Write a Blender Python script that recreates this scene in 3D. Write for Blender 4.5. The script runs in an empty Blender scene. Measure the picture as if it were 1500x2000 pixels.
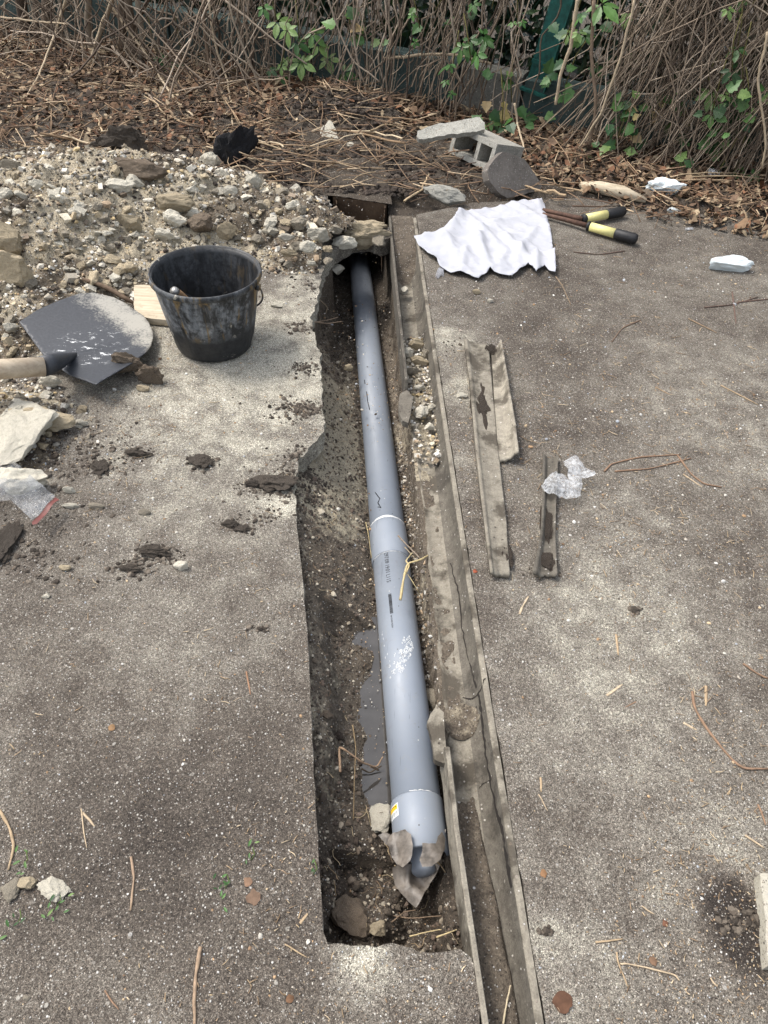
import bpy, math, random
import numpy as np
from mathutils import Vector, Matrix, noise as mn
from mathutils.geometry import delaunay_2d_cdt
random.seed(7); rng = np.random.default_rng(7)
scene = bpy.context.scene
COL = scene.collection

# ---------------------------------------------------------------- camera, sky, sun, exposure
F = 1450.; TH = math.radians(45); RO = math.radians(3.); H = 1.47
fw = np.array([0, math.cos(TH), -math.sin(TH)])
r0 = np.array([1., 0, 0]); u0 = np.array([0, math.sin(TH), math.cos(TH)])
RT = math.cos(RO)*r0 + math.sin(RO)*u0; UP = -math.sin(RO)*r0 + math.cos(RO)*u0
CP = np.array([0, 0, H])
cam = bpy.data.cameras.new('camera'); cam.sensor_fit = 'VERTICAL'; cam.sensor_height = 24
cam.lens = 24*F/2000; cam.clip_start = .02; cam.clip_end = 400
co = bpy.data.objects.new('camera', cam); COL.objects.link(co)
m = Matrix.Identity(4)
for i in range(3):
    m[i][0] = RT[i]; m[i][1] = UP[i]; m[i][2] = -fw[i]; m[i][3] = CP[i]
co.matrix_world = m; scene.camera = co

SUN_EL, SUN_AZ = math.radians(60), math.radians(-70)   # azimuth measured from +Y towards +X
w = bpy.data.worlds.new('World'); scene.world = w; w.use_nodes = True
nt = w.node_tree; sk = nt.nodes.new('ShaderNodeTexSky'); sk.sky_type = 'NISHITA'; sk.sun_disc = False
sk.sun_elevation = SUN_EL; sk.sun_rotation = SUN_AZ; sk.air_density = 1.2; sk.dust_density = 4.0; sk.ozone_density = 1.0
bg = nt.nodes['Background']; hs = nt.nodes.new('ShaderNodeHueSaturation'); hs.inputs['Saturation'].default_value = .45; nt.links.new(sk.outputs[0], hs.inputs['Color']); nt.links.new(hs.outputs[0], bg.inputs[0]); bg.inputs[1].default_value = .15
sl = bpy.data.lights.new('sun', 'SUN'); sl.energy = 1.25; sl.angle = math.radians(15); sl.color = (1, .95, .88)
so = bpy.data.objects.new('sun', sl); COL.objects.link(so)
sd = Vector((math.sin(SUN_AZ)*math.cos(SUN_EL), math.cos(SUN_AZ)*math.cos(SUN_EL), math.sin(SUN_EL)))
so.rotation_euler = sd.to_track_quat('Z', 'Y').to_euler()
scene.view_settings.view_transform = 'Standard'; scene.view_settings.look = 'None'
scene.view_settings.exposure = 1.05; scene.view_settings.gamma = 1

# ---------------------------------------------------------------- helpers
def ray(px, py): return fw*F + RT*(px-750) - UP*(py-1000)
def P(px, py, z=0.):
    d = ray(px, py); return CP + d*((z-H)/d[2])
def onplane(px, py, p0, n):
    d = ray(px, py); return CP + d*(np.dot(np.array(p0)-CP, n)/np.dot(d, n))
def mpp(p): return float(np.dot(np.array(p)-CP, fw))/F        # metres per photo pixel there

def hsh(i, j, s):
    h = (i.astype(np.int64)*374761393 + j.astype(np.int64)*668265263 + s*974634777) & 0xffffffff
    h = ((h ^ (h >> 13))*1274126177) & 0xffffffff
    return ((h ^ (h >> 16)) & 0xffff)/65535.
def vn(x, y, s=0):
    x = np.asarray(x, float); y = np.asarray(y, float)
    i = np.floor(x); j = np.floor(y); a = x-i; b = y-j
    a = a*a*(3-2*a); b = b*b*(3-2*b)
    return (hsh(i, j, s)*(1-a)+hsh(i+1, j, s)*a)*(1-b) + (hsh(i, j+1, s)*(1-a)+hsh(i+1, j+1, s)*a)*b
def fbm(x, y, sc, oc=4, s=0, g=.5):
    t = 0; a = 1; n = 0
    for k in range(oc):
        t = t + a*(vn(x*sc, y*sc, s+k)-.5); n += a; a *= g; sc *= 2.03
    return t/n*2
def ss(a, b, x):
    t = np.clip((np.asarray(x, float)-a)/(b-a), 0, 1); return t*t*(3-2*t)

def mesh_np(name, V, Fc, col=None, smooth=True):
    """V (n,3); Fc (m,k) integer array or list of such arrays."""
    V = np.asarray(V, np.float32)
    if not isinstance(Fc, list): Fc = [Fc]
    Fc = [np.asarray(f, np.int32) for f in Fc if len(f)]
    me = bpy.data.meshes.new(name); me.vertices.add(len(V)); me.vertices.foreach_set('co', V.ravel())
    tot = sum(f.size for f in Fc); me.loops.add(tot); me.loops.foreach_set('vertex_index', np.concatenate([f.ravel() for f in Fc]))
    cnt = np.concatenate([np.full(len(f), f.shape[1], np.int32) for f in Fc])
    st = np.concatenate([[0], np.cumsum(cnt)[:-1]]).astype(np.int32)
    me.polygons.add(len(cnt)); me.polygons.foreach_set('loop_start', st); me.polygons.foreach_set('loop_total', cnt)
    me.polygons.foreach_set('use_smooth', np.full(len(cnt), smooth))
    me.update(calc_edges=True); me.validate()
    if col is not None: setcol(me, col)
    return me
def setcol(me, col, nm='Col'):
    a = me.color_attributes.new(nm, 'FLOAT_COLOR', 'POINT')
    c = np.ones((len(me.vertices), 4), np.float32); c[:, :3] = np.asarray(col, np.float32).reshape(-1, 3) if np.ndim(col) > 1 else np.asarray(col, np.float32)[:, None]*np.array([1, 0, 0], np.float32)
    a.data.foreach_set('color', c.ravel())
def link(name, me, mat=None, parent=None, label=None, cat=None, group=None, kind=None):
    o = bpy.data.objects.new(name, me); COL.objects.link(o)
    if mat and me is not None and not len(me.materials): me.materials.append(mat)
    if parent: o.parent = parent
    tag(o, label, cat, group, kind); return o
def tag(o, label=None, cat=None, group=None, kind=None):
    if label: o['label'] = label
    if cat: o['category'] = cat
    if group: o['group'] = group
    if kind: o['kind'] = kind
def empty(name, loc, label, cat, group=None):
    o = bpy.data.objects.new(name, None); COL.objects.link(o); o.location = Vector([float(v) for v in loc]); o.empty_display_size = .05
    tag(o, label, cat, group); return o
def kid(name, me, mat, par, label=None):
    """mesh given in world coordinates becomes a child of the Empty par"""
    loc = par.location
    me.transform(Matrix.Translation(-Vector(loc)))
    return link(name, me, mat, par, label)

class MB:
    def __init__(s): s.V = []; s.Q = []; s.T = []; s.C = []; s.n = 0
    def add(s, V, Q=None, T=None, c=None):
        V = np.asarray(V, float)
        if Q is not None and len(Q): s.Q.append(np.asarray(Q)+s.n)
        if T is not None and len(T): s.T.append(np.asarray(T)+s.n)
        s.V.append(V); s.C.append(np.tile(np.asarray(c if c is not None else (1, 1, 1), float), (len(V), 1))); s.n += len(V)
    def mesh(s, name, smooth=True):
        return mesh_np(name, np.concatenate(s.V), [np.concatenate(a) for a in (s.Q, s.T) if a], np.concatenate(s.C), smooth)
    def tube(s, pts, r, k=5, c=None, cap=True):
        pts = np.asarray(pts, float); n = len(pts); r = np.broadcast_to(np.asarray(r, float), (n,))
        t = np.gradient(pts, axis=0); t /= np.linalg.norm(t, axis=1)[:, None]+1e-9
        ref = np.array([0, 0, 1.]) if abs(t[:, 2]).mean() < .8 else np.array([1., 0, 0])
        a = np.cross(t, ref); a /= np.linalg.norm(a, axis=1)[:, None]+1e-9; b = np.cross(t, a)
        th = np.arange(k)*2*math.pi/k
        V = pts[:, None]+r[:, None, None]*(np.cos(th)[None, :, None]*a[:, None]+np.sin(th)[None, :, None]*b[:, None])
        V = V.reshape(-1, 3); i = np.arange(n-1)[:, None]*k; j = np.arange(k)[None]
        Q = np.stack([i+j, i+(j+1) % k, i+k+(j+1) % k, i+k+j], -1).reshape(-1, 4)
        T = []
        if cap:
            V = np.vstack([V, pts[:1], pts[-1:]]); e = n*k
            T = [(e, (q+1) % k, q) for q in range(k)]+[(e+1, (n-1)*k+q, (n-1)*k+(q+1) % k) for q in range(k)]
        s.add(V, Q, T, c)
    def box(s, c, sz, rot=None, col=None, jit=0, sub=1):
        u = np.array([(x, y, z) for x in (-.5, .5) for y in (-.5, .5) for z in (-.5, .5)])*np.asarray(sz)
        if rot is not None: u = u@np.asarray(rot).T
        s.add(u+np.asarray(c)+rng.normal(0, 1, u.shape)*jit, [(0, 1, 3, 2), (4, 6, 7, 5), (0, 4, 5, 1), (2, 3, 7, 6), (0, 2, 6, 4), (1, 5, 7, 3)], None, col)

def in_poly(pts, poly):
    x, y = pts[:, 0], pts[:, 1]; c = np.zeros(len(pts), bool); n = len(poly)
    for i in range(n):
        x1, y1 = poly[i]; x2, y2 = poly[(i+1) % n]
        if y1 == y2: continue
        m_ = ((y1 > y) != (y2 > y)) & (x < (x2-x1)*(y-y1)/(y2-y1)+x1); c ^= m_
    return c
def dens(poly, step, jit=None, closed=True):
    out = []; n = len(poly)
    for i in range(n if closed else n-1):
        a = np.array(poly[i][:2], float); b = np.array(poly[(i+1) % n][:2], float); L = np.linalg.norm(b-a)
        st = step[i] if isinstance(step, (list, tuple)) else step; j = jit[i] if isinstance(jit, (list, tuple)) else (jit or 0)
        k = max(1, int(L/st)); nn = np.array([-(b-a)[1], (b-a)[0]])/(L+1e-9)
        for q in range(k):
            p = a+(b-a)*q/k
            p = p+nn*(float(fbm(p[0]+3.3, p[1]+1.7, 30, 3, 5))*j*1.6+rng.normal()*j*.25)
            out.append(p)
    if not closed: out.append(np.array(poly[-1][:2], float))
    return np.array(out)
def tri_poly(out, sp):
    mn_ = out.min(0); mx = out.max(0)
    gx, gy = np.meshgrid(np.arange(mn_[0]+sp/2, mx[0], sp), np.arange(mn_[1]+sp/2, mx[1], sp))
    g = np.stack([gx.ravel(), gy.ravel()], 1); g += rng.uniform(-.3, .3, g.shape)*sp
    g = g[in_poly(g, out)]
    vs = [Vector(p) for p in out]+[Vector(p) for p in g]
    r = delaunay_2d_cdt(vs, [], [list(range(len(out)))], 1, 1e-5)
    return np.array([(v.x, v.y) for v in r[0]]), np.array([list(f) for f in r[2]])
def facing_up(V, T):
    a, b, c = V[T[:, 0]], V[T[:, 1]], V[T[:, 2]]; nz = (b[:, 0]-a[:, 0])*(c[:, 1]-a[:, 1])-(b[:, 1]-a[:, 1])*(c[:, 0]-a[:, 0])
    T = T.copy(); f = nz < 0; T[f] = T[f][:, ::-1]; return T

# ---------------------------------------------------------------- materials
class NT:
    def __init__(s, name):
        s.m = bpy.data.materials.new(name); s.m.use_nodes = True; s.t = s.m.node_tree; s.b = s.t.nodes['Principled BSDF']
    def n(s, typ, ins=None, **kw):
        n = s.t.nodes.new('ShaderNode'+typ)
        for k, v in kw.items(): setattr(n, k, v)
        for k, v in (ins or {}).items(): s.put(n.inputs[k], v)
        return n
    def put(s, sock, v):
        if isinstance(v, bpy.types.NodeSocket): s.t.links.new(v, sock)
        elif isinstance(v, (tuple, list)) and len(v) == 3 and sock.type == 'RGBA': sock.default_value = (*v, 1)
        else: sock.default_value = v
    def pos(s): return s.n('NewGeometry').outputs['Position']
    def obj(s): return s.n('TexCoord').outputs['Object']
    def noise(s, sc, co=None, det=5, rough=.6, dist=0): return s.n('TexNoise', {'Scale': sc, 'Detail': det, 'Roughness': rough, 'Distortion': dist, 'Vector': co or s.pos()}).outputs[0]
    def vor(s, sc, co=None, feature='F1'): return s.n('TexVoronoi', {'Scale': sc, 'Vector': co or s.pos()}, feature=feature)
    def math(s, op, a, b=0., c=None, clamp=False):
        n = s.n('Math', operation=op, use_clamp=clamp); s.put(n.inputs[0], a); s.put(n.inputs[1], b)
        if c is not None: s.put(n.inputs[2], c)
        return n.outputs[0]
    def ramp(s, fac, stops, interp='LINEAR'):
        n = s.n('ValToRGB', {'Fac': fac}); cr = n.color_ramp; cr.interpolation = interp
        while len(cr.elements) < len(stops): cr.elements.new(.5)
        for e, (p, c) in zip(cr.elements, stops):
            e.position = p; e.color = (*c, 1) if isinstance(c, tuple) else (c, c, c, 1)
        return n.outputs[0]
    def mix(s, fac, a, b, bt='MIX'):
        n = s.n('Mix', data_type='RGBA', blend_type=bt); s.put(n.inputs[0], fac); s.put(n.inputs[6], a); s.put(n.inputs[7], b); return n.outputs[2]
    def step(s, v, a, b): return s.n('MapRange', {'Value': v, 'From Min': a, 'From Max': b}, clamp=True).outputs[0]
    def attr(s, nm='Col'): return s.n('Attribute', attribute_name=nm)
    def bump(s, h, st=.5, d=.01, nrm=None):
        n = s.n('Bump', {'Height': h, 'Strength': st, 'Distance': d})
        if nrm: s.put(n.inputs['Normal'], nrm)
        return n.outputs[0]
    def out(s, col, rough=.9, nrm=None, **kw):
        s.put(s.b.inputs['Base Color'], col); s.put(s.b.inputs['Roughness'], rough)
        if nrm: s.put(s.b.inputs['Normal'], nrm)
        for k, v in kw.items(): s.put(s.b.inputs[k.replace('_', ' ')], v)
        return s.m

def grains(t, base, co, layers):
    """layers: (scale, threshold, colourramp stops)"""
    h = None
    for sc, th, stops in layers:
        v = t.vor(sc, co); sep = t.n('SeparateColor', {'Color': v.outputs['Color']})
        on = t.step(sep.outputs[0], th, th+.02)
        near = t.step(v.outputs['Distance'], .55, .35)
        f = t.math('MULTIPLY', on, near)
        base = t.mix(f, base, t.ramp(sep.outputs[1], stops)); h = f if h is None else t.math('ADD', h, f)
    return base, h
STONE = [(0, (.16, .13, .10)), (.35, (.33, .30, .26)), (.7, (.52, .49, .43)), (1, (.62, .60, .57))]
STONED = [(0, (.025, .022, .02)), (.5, (.09, .075, .06)), (.8, (.24, .19, .14)), (1, (.45, .42, .38))]

def m_paving():
    t = NT('weathered_concrete'); p = t.pos()
    pale = t.n('SeparateColor', {'Color': t.attr().outputs['Color']}).outputs[0]
    n1 = t.noise(2.6, p, 7, .62); n2 = t.noise(13, p, 6, .62); n3 = t.noise(140, p, 4, .75); n4 = t.noise(6, p, 3, .5)
    f = t.math('ADD', t.math('ADD', t.math('MULTIPLY', t.math('SUBTRACT', pale, .37), t.math('ADD', t.math('MULTIPLY', n2, 1.6), -.02)), .40), t.math('MULTIPLY', t.math('SUBTRACT', n1, .5), .9))
    f = t.math('ADD', f, t.math('MULTIPLY', t.math('SUBTRACT', n2, .5), .55))
    f = t.math('ADD', f, t.math('MULTIPLY', t.math('SUBTRACT', n3, .5), 1.0))
    c = t.ramp(f, [(.05, (.040, .033, .028)), (.35, (.106, .090, .074)), (.62, (.200, .180, .150)), (.82, (.31, .288, .235)), (1, (.44, .41, .335))])
    va = t.n('SeparateColor', {'Color': t.vor(800, p).outputs['Color']}).outputs[0]; vb = t.n('SeparateColor', {'Color': t.vor(430, p).outputs['Color']}).outputs[1]
    c = t.mix(1., c, t.ramp(va, [(0, .48), (.45, .97), (.8, 1.28), (1, 2.2)]), 'MULTIPLY')
    c = t.mix(1., c, t.ramp(vb, [(0, .6), (.4, 1.), (.85, 1.1), (1, 1.7)]), 'MULTIPLY')
    c, h = grains(t, c, p, [(330, .91, STONE), (210, .95, STONE), (120, .986, STONE), (400, .86, STONED)])
    b = t.bump(t.math('ADD', t.math('MULTIPLY', n3, 1.), t.math('ADD', t.math('MULTIPLY', h, .5), t.math('MULTIPLY', va, .5))), .9, .004)
    b = t.bump(n2, .35, .012, b)
    return t.out(c, .93, b, Specular_IOR_Level=.2)
def m_soil(name='damp_soil', dark=(.034, .026, .020), mid=(.135, .111, .084), pl=(.44, .385, .28), extra=0):
    t = NT(name); p = t.pos(); sc3 = t.n('SeparateColor', {'Color': t.attr().outputs['Color']}); at = sc3.outputs[0]
    n2 = t.noise(35, p, 8, .7); n3 = t.noise(190, p, 3, .7)
    f = t.math('ADD', t.math('MULTIPLY', n2, .5), t.math('MULTIPLY', n3, .5))
    c = t.ramp(f, [(.3, dark), (.55, mid), (.75, tuple(x*1.9 for x in mid))])
    c2 = t.ramp(f, [(.3, tuple(x*.35 for x in pl)), (.5, tuple(x*.8 for x in pl)), (.7, tuple(min(1, x*1.35) for x in pl))])
    mf = t.step(t.math('ADD', at, t.math('MULTIPLY', t.math('SUBTRACT', n2, .5), 1.6)), .25, .75)
    c = t.mix(mf, c, c2)
    c = t.mix(t.math('MULTIPLY', sc3.outputs[1], .62), c, t.ramp(f, [(.3, (.012, .009, .007)), (.7, (.05, .038, .029))]))
    c, h = grains(t, c, p, [(260, .935-extra, STONE), (140, .975-extra, STONE), (330, .90, STONED), (180, .96, STONED)])
    b = t.bump(t.math('ADD', f, t.math('MULTIPLY', h, .3)), 1., .012)
    return t.out(c, .9, b, Specular_IOR_Level=.3)
def m_conc(name, a, b_, spots=.5, sc=1., gr=.9, bs=.6, dirt=(.05, .04, .03), dcov=.62):
    t = NT(name); p = t.obj(); r = t.n('ObjectInfo').outputs['Random']
    p = t.n('VectorMath', {0: p, 1: t.n('CombineXYZ', {'X': t.math('MULTIPLY', r, 31.), 'Y': t.math('MULTIPLY', r, 17.)}).outputs[0]}, operation='ADD').outputs[0]
    n1 = t.noise(9*sc, p, 6, .65); n2 = t.noise(60*sc, p, 6, .7); n3 = t.noise(300*sc, p, 2, .7)
    f = t.math('ADD', t.math('MULTIPLY', n1, .4), t.math('ADD', t.math('MULTIPLY', n2, .35), t.math('MULTIPLY', n3, .25)))
    c = t.ramp(f, [(.35, a), (.6, b_)])
    c = t.mix(t.math('MULTIPLY', t.step(n1, dcov, dcov+.1), spots), c, dirt)
    c, h = grains(t, c, p, [(260*sc, gr, STONE), (330*sc, gr+.02, STONED), (160*sc, .97, STONED)])
    c = t.mix(1., c, t.ramp(r, [(0, .75), (1, 1.15)]), 'MULTIPLY')
    return t.out(c, .92, t.bump(t.math('ADD', f, t.math('MULTIPLY', h, .15)), bs, .01), Specular_IOR_Level=.25)
def m_col(name, rough=.8, nsc=150, amt=.5, trans=0., bump=.3):
    """real surface colour from the Col attribute, broken up by noise"""
    t = NT(name); p = t.obj(); c = t.attr().outputs['Color']; n = t.noise(nsc, p, 4, .7)
    c = t.mix(1., c, t.ramp(n, [(.25, 1-amt), (.75, 1+amt)]), 'MULTIPLY')
    k = {}
    if trans: k['Subsurface_Weight'] = 0.
    return t.out(c, rough, t.bump(n, bump, .004), Specular_IOR_Level=.3)
def m_pvc():
    t = NT('grey_pvc'); p = t.pos()
    n = t.noise(7, p, 5, .6); n2 = t.noise(260, p, 2, .6); n3 = t.noise(60, p, 4, .7)
    c = t.ramp(n, [(.3, (.205, .232, .270)), (.7, (.235, .262, .300))])
    v = t.vor(75, p); s = t.n('SeparateColor', {'Color': v.outputs['Color']})
    sp = t.math('MULTIPLY', t.step(s.outputs[0], .93, .94), t.step(v.outputs['Distance'], .16, .08))
    c = t.mix(sp, c, t.ramp(s.outputs[1], [(0, (.03, .025, .02)), (.65, (.05, .04, .03)), (.7, (.55, .55, .52))], 'CONSTANT'))
    dust = t.math('MULTIPLY', t.step(n3, .56, .72), .28); c = t.mix(dust, c, (.27, .265, .24)); c = t.mix(t.math('MULTIPLY', t.step(t.noise(24, p, 6, .75, .6), .60, .72), .5), c, (.17, .145, .115))
    st = t.n('Mapping', {'Vector': p, 'Scale': (60., 2.5, 60.)}).outputs[0]
    scr = t.math('MULTIPLY', t.step(t.noise(1.6, st, 3, .8), .665, .70), .45); c = t.mix(scr, c, (.055, .06, .07))
    return t.out(c, t.ramp(n3, [(.3, .42), (.7, .6)]), t.bump(n2, .06, .001), Specular_IOR_Level=.45)
def m_plain(name, col, rough=.6, metal=0., nsc=40, amt=.25, spec=.4, bump=.15):
    t = NT(name); n = t.noise(nsc, t.obj(), 5, .65)
    c = t.ramp(n, [(.3, tuple(x*(1-amt) for x in col)), (.7, tuple(min(1, x*(1+amt)) for x in col))])
    return t.out(c, rough, t.bump(n, bump, .003), Metallic=metal, Specular_IOR_Level=spec)
def m_bucket():
    t = NT('dirty_black_plastic'); p = t.obj()
    pz = t.n('SeparateXYZ', {'Vector': p}); n = t.noise(9, p, 7, .65, 1.2); n2 = t.noise(60, p, 5, .7)
    st = t.n('Mapping', {'Vector': p, 'Scale': (1., 1., .22)}).outputs[0]; n = t.noise(15, t.n('Mapping', {'Vector': p, 'Scale': (1., 1., .4)}).outputs[0], 7, .68, .8); n3 = t.noise(26, st, 6, .65, .6)
    c = t.ramp(n2, [(.3, (.012, .013, .014)), (.7, (.03, .031, .033))])
    band = t.math('MULTIPLY', t.step(pz.outputs[2], .085, .14), t.step(pz.outputs[2], .30, .25))
    rad_ = t.n('VectorMath', {0: t.n('CombineXYZ', {'X': pz.outputs[0], 'Y': pz.outputs[1]}).outputs[0], 1: t.n('TexCoord').outputs['Normal']}, operation='DOT_PRODUCT').outputs['Value']
    band = t.math('MULTIPLY', band, t.math('ADD', t.math('MULTIPLY', t.step(rad_, -.01, .01), .82), .18))
    f = t.math('MULTIPLY', t.step(n, .43, .56), band)
    c = t.mix(t.math('MULTIPLY', f, t.step(n2, .3, .55)), c, t.ramp(n3, [(.35, (.12, .135, .15)), (.55, (.24, .25, .26)), (.62, (.20, .16, .10))]))
    c = t.mix(t.math('MULTIPLY', t.math('MULTIPLY', t.step(n3, .56, .64), band), .85), c, (.23, .155, .065))
    c = t.mix(t.math('MULTIPLY', t.step(t.noise(14, p, 5, .6, .5), .66, .70), .8), c, (.40, .37, .31))
    return t.out(c, t.ramp(n, [(.4, .4), (.6, .7)]), t.bump(n2, .3, .003), Specular_IOR_Level=.4)
def m_blade():
    t = NT('scratched_black_steel'); p = t.obj(); n = t.noise(14, p, 6, .6); n2 = t.noise(120, p, 5, .75)
    g = t.attr(); s = t.n('SeparateColor', {'Color': g.outputs['Color']})
    c = t.ramp(n2, [(.3, (.016, .018, .023)), (.7, (.040, .044, .052))])
    c = t.mix(t.math('MULTIPLY', t.step(t.math('ADD', s.outputs[0], t.math('ADD', t.math('MULTIPLY', t.math('SUBTRACT', n2, .5), 1.1), t.math('MULTIPLY', t.math('SUBTRACT', n, .5), 1.0))), .35, .7), .85), c, (.36, .34, .29))
    st = t.n('Mapping', {'Vector': p, 'Rotation': (0, 0, .75), 'Scale': (16., 34., 20.)}).outputs[0]
    sc = t.math('MULTIPLY', t.step(t.noise(1.5, st, 8, .8, .5), .57, .61), t.step(t.math('ADD', s.outputs[1], t.math('MULTIPLY', t.math('SUBTRACT', n, .5), 1.4)), .5, .75))
    c = t.mix(sc, c, (.62, .63, .63))
    return t.out(c, .5, t.bump(n2, .25, .002), Metallic=.0, Specular_IOR_Level=.5)
def m_cloth():
    t = NT('white_cloth'); p = t.obj(); n = t.noise(16, p, 6, .6); n2 = t.noise(500, p, 2, .6)
    c = t.ramp(n, [(.3, (.36, .37, .405)), (.6, (.41, .415, .445))])
    sp = t.math('MULTIPLY', t.step(t.noise(70, p, 5, .8), .665, .69), t.step(t.noise(6, p, 3, .6), .52, .6))
    c = t.mix(t.math('MULTIPLY', sp, .7), c, (.20, .17, .15))
    return t.out(c, .85, t.bump(t.math('ADD', t.math('MULTIPLY', n, 6.), n2), .35, .002), Specular_IOR_Level=.2)
def m_film(name, col, al, rough=.25, ns=90):
    t = NT(name); p = t.obj(); n = t.noise(22, p, 5, .65); n2 = t.noise(ns, p, 5, .6)
    t.out(t.ramp(n2, [(.3, tuple(x*.6 for x in col)), (.7, col)]), rough, t.bump(t.math('ADD', n, t.math('MULTIPLY', n2, .3)), .9, .02), Specular_IOR_Level=.8)
    tr = t.n('BsdfTransparent'); mx = t.n('MixShader', {0: t.ramp(n2, [(.3, al*.55), (.7, min(1, al*1.5))]), 1: tr.outputs[0], 2: t.b.outputs[0]})
    t.t.links.new(mx.outputs[0], t.t.nodes['Material Output'].inputs[0]); return t.m
def m_wood(name, a, b_, sc=(4., 60., 60.), rough=.8):
    t = NT(name); p = t.n('Mapping', {'Vector': t.obj(), 'Scale': sc}).outputs[0]; n = t.noise(1., p, 6, .65, .5); n2 = t.noise(40, t.obj(), 4, .7)
    c = t.ramp(n, [(.3, a), (.7, b_)]); c = t.mix(t.math('MULTIPLY', t.step(n2, .55, .75), .4), c, tuple(x*.45 for x in a))
    return t.out(c, rough, t.bump(n, .4, .004))
def m_water():
    t = NT('murky_water'); n = t.noise(30, t.pos(), 3, .5)
    return t.out(t.ramp(t.noise(14, t.pos(), 5, .6), [(.35, (.035, .032, .028)), (.65, (.06, .056, .052))]), .03, t.bump(n, .04, .002), Specular_IOR_Level=1., IOR=1.4)

M = dict(paving=m_paving(), soil=m_soil(), pvc=m_pvc(), bucket=m_bucket(), blade=m_blade(), cloth=m_cloth(), water=m_water(),
         heap=m_soil('crumbled_rubble', (.055, .043, .031), (.16, .128, .09), (.46, .395, .285), .04),
         litter=m_col('dead_leaf_litter', .85, 60, .35), twig=m_col('dry_twigs', .85, 90, .35), leaf=m_col('green_leaves', .45, 40, .3),
         peb=m_col('pebbles', .9, 220, .35),
         rock_w=m_conc('pale_broken_concrete', (.34, .315, .25), (.66, .615, .51), .6, 1.2, .9),
         rock_t=m_conc('tan_broken_concrete', (.26, .205, .13), (.50, .42, .29), .6, 1.2, .86),
         rock_g=m_conc('grey_broken_concrete', (.14, .12, .092), (.34, .30, .23), .7, 1.2, .82),
         rock_b=m_conc('brown_stone', (.07, .05, .035), (.20, .155, .11), .5, 1.2, .85),
         clod=m_conc('dark_soil_clod', (.022, .017, .013), (.085, .066, .050), 0, 1.2, .9, 1.),
         pat=m_conc('dried_soil_pat', (.045, .036, .028), (.125, .103, .082), 0, 1.2, .9, 1.), black=m_conc('black_bitumen', (.006, .006, .007), (.022, .022, .024), 0, 1.5, 1.1, 1.),
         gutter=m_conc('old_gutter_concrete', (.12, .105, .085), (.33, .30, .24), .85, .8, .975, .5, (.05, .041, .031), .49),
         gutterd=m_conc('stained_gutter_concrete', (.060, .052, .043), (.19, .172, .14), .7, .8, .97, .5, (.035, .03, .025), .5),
         block=m_conc('grey_block_concrete', (.20, .195, .17), (.36, .35, .31), .3, 1., .86),
         paver=m_conc('grey_brown_paver', (.12, .105, .09), (.24, .215, .19), .4, 1., .92, .35),
         plinth=m_conc('green_painted_plinth', (.030, .050, .050), (.075, .108, .10), .5, .5, .97, .4, (.10, .095, .08), .55),
         plinth2=m_conc('bare_plinth', (.10, .10, .085), (.22, .215, .19), .6, .7, .93, .4),
         pitw=m_conc('brown_pit_wall', (.045, .028, .018), (.12, .08, .05), .6, .6, .97, .4),
         foam=m_conc('pale_foam', (.60, .68, .68), (.80, .84, .84), .25, 2.5, 1.1, .5, (.4, .4, .36)),
         post=m_plain('green_paint', (.010, .085, .070), .5, 0, 30, .5), wire=m_plain('green_wire', (.012, .05, .035), .5),
         whand=m_wood('pale_ash_handle', (.33, .25, .17), (.56, .47, .35), (3., 45., 45.)), board=m_wood('weathered_board', (.30, .24, .16), (.58, .50, .37)),
         hammer=m_wood('worn_brown_handle', (.13, .075, .035), (.30, .18, .09)),
         rust=m_plain('rusty_steel', (.085, .045, .030), .8, 0, 60, .5), yel=m_plain('yellow_plastic', (.66, .60, .25), .5, 0, 80, .12),
         blk=m_plain('black_grip', (.015, .015, .016), .55, 0, 90, .4), steel=m_plain('dull_steel', (.35, .34, .32), .4, .6),
         ink=m_plain('black_ink', (.012, .013, .016), .6, 0, 600, .5, .3, 0), glue=m_plain('white_glue', (.62, .63, .62), .6, 0, 300, .2),
         stick_w=m_plain('white_label', (.70, .72, .72), .5, 0, 60, .05), stick_y=m_plain('yellow_label', (.75, .48, .02), .5, 0, 60, .1),
         bag=m_film('clear_plastic_bag', (.72, .74, .76), .42, .2), zip=m_film('clear_zip_bag', (.42, .44, .46), .28, .12, 16),
         film=m_plain('muddy_plastic_film', (.125, .108, .090), .5, 0, 45, .55, .5, .6), red=m_plain('red_zip_strip', (.13, .035, .028), .5))

# ---------------------------------------------------------------- the lie of the land
def knots(pts, axis_y=True):
    w_ = np.array([P(*p) for p in pts]); o = np.argsort(w_[:, 1]); return w_[o, 1], w_[o, 0]
RYk, RXk = knots([(820, 480), (859, 717), (894, 984), (950, 1317), (1005, 1633), (1060, 1996)])
LYk, LXk = knots([(755, 400), (758, 415), (790, 724), (873, 1505), (911, 1762), (944, 1996)])
def ex(yk, xk, y):
    y = np.asarray(y, float); v = np.interp(y, yk, xk)
    v = np.where(y < yk[0], xk[0]+(y-yk[0])*(xk[1]-xk[0])/(yk[1]-yk[0]), v)
    return np.where(y > yk[-1], xk[-1]+(y-yk[-1])*(xk[-1]-xk[-2])/(yk[-1]-yk[-2]), v)
_r = np.polyfit(RYk, RXk, 2)
def GR(y): return np.polyval(_r, y)                          # outer right edge of the gutter
_lk = [0, 1, 2, 3, 4]
def GL(y): return GR(y)-np.interp(y, [.28, .6, 2.2, 3.2], [.103, .115, .122, .128])   # outer left edge
EDGE = [(640, 1845), (631, 1817), (612, 1497), (600, 1227), (577, 993), (573, 945), (583, 900), (612, 862), (634, 842), (632, 811), (627, 760), (626, 717), (625, 691), (612, 650), (606, 620), (622, 580), (628, 542), (638, 508), (655, 484)]
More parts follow.
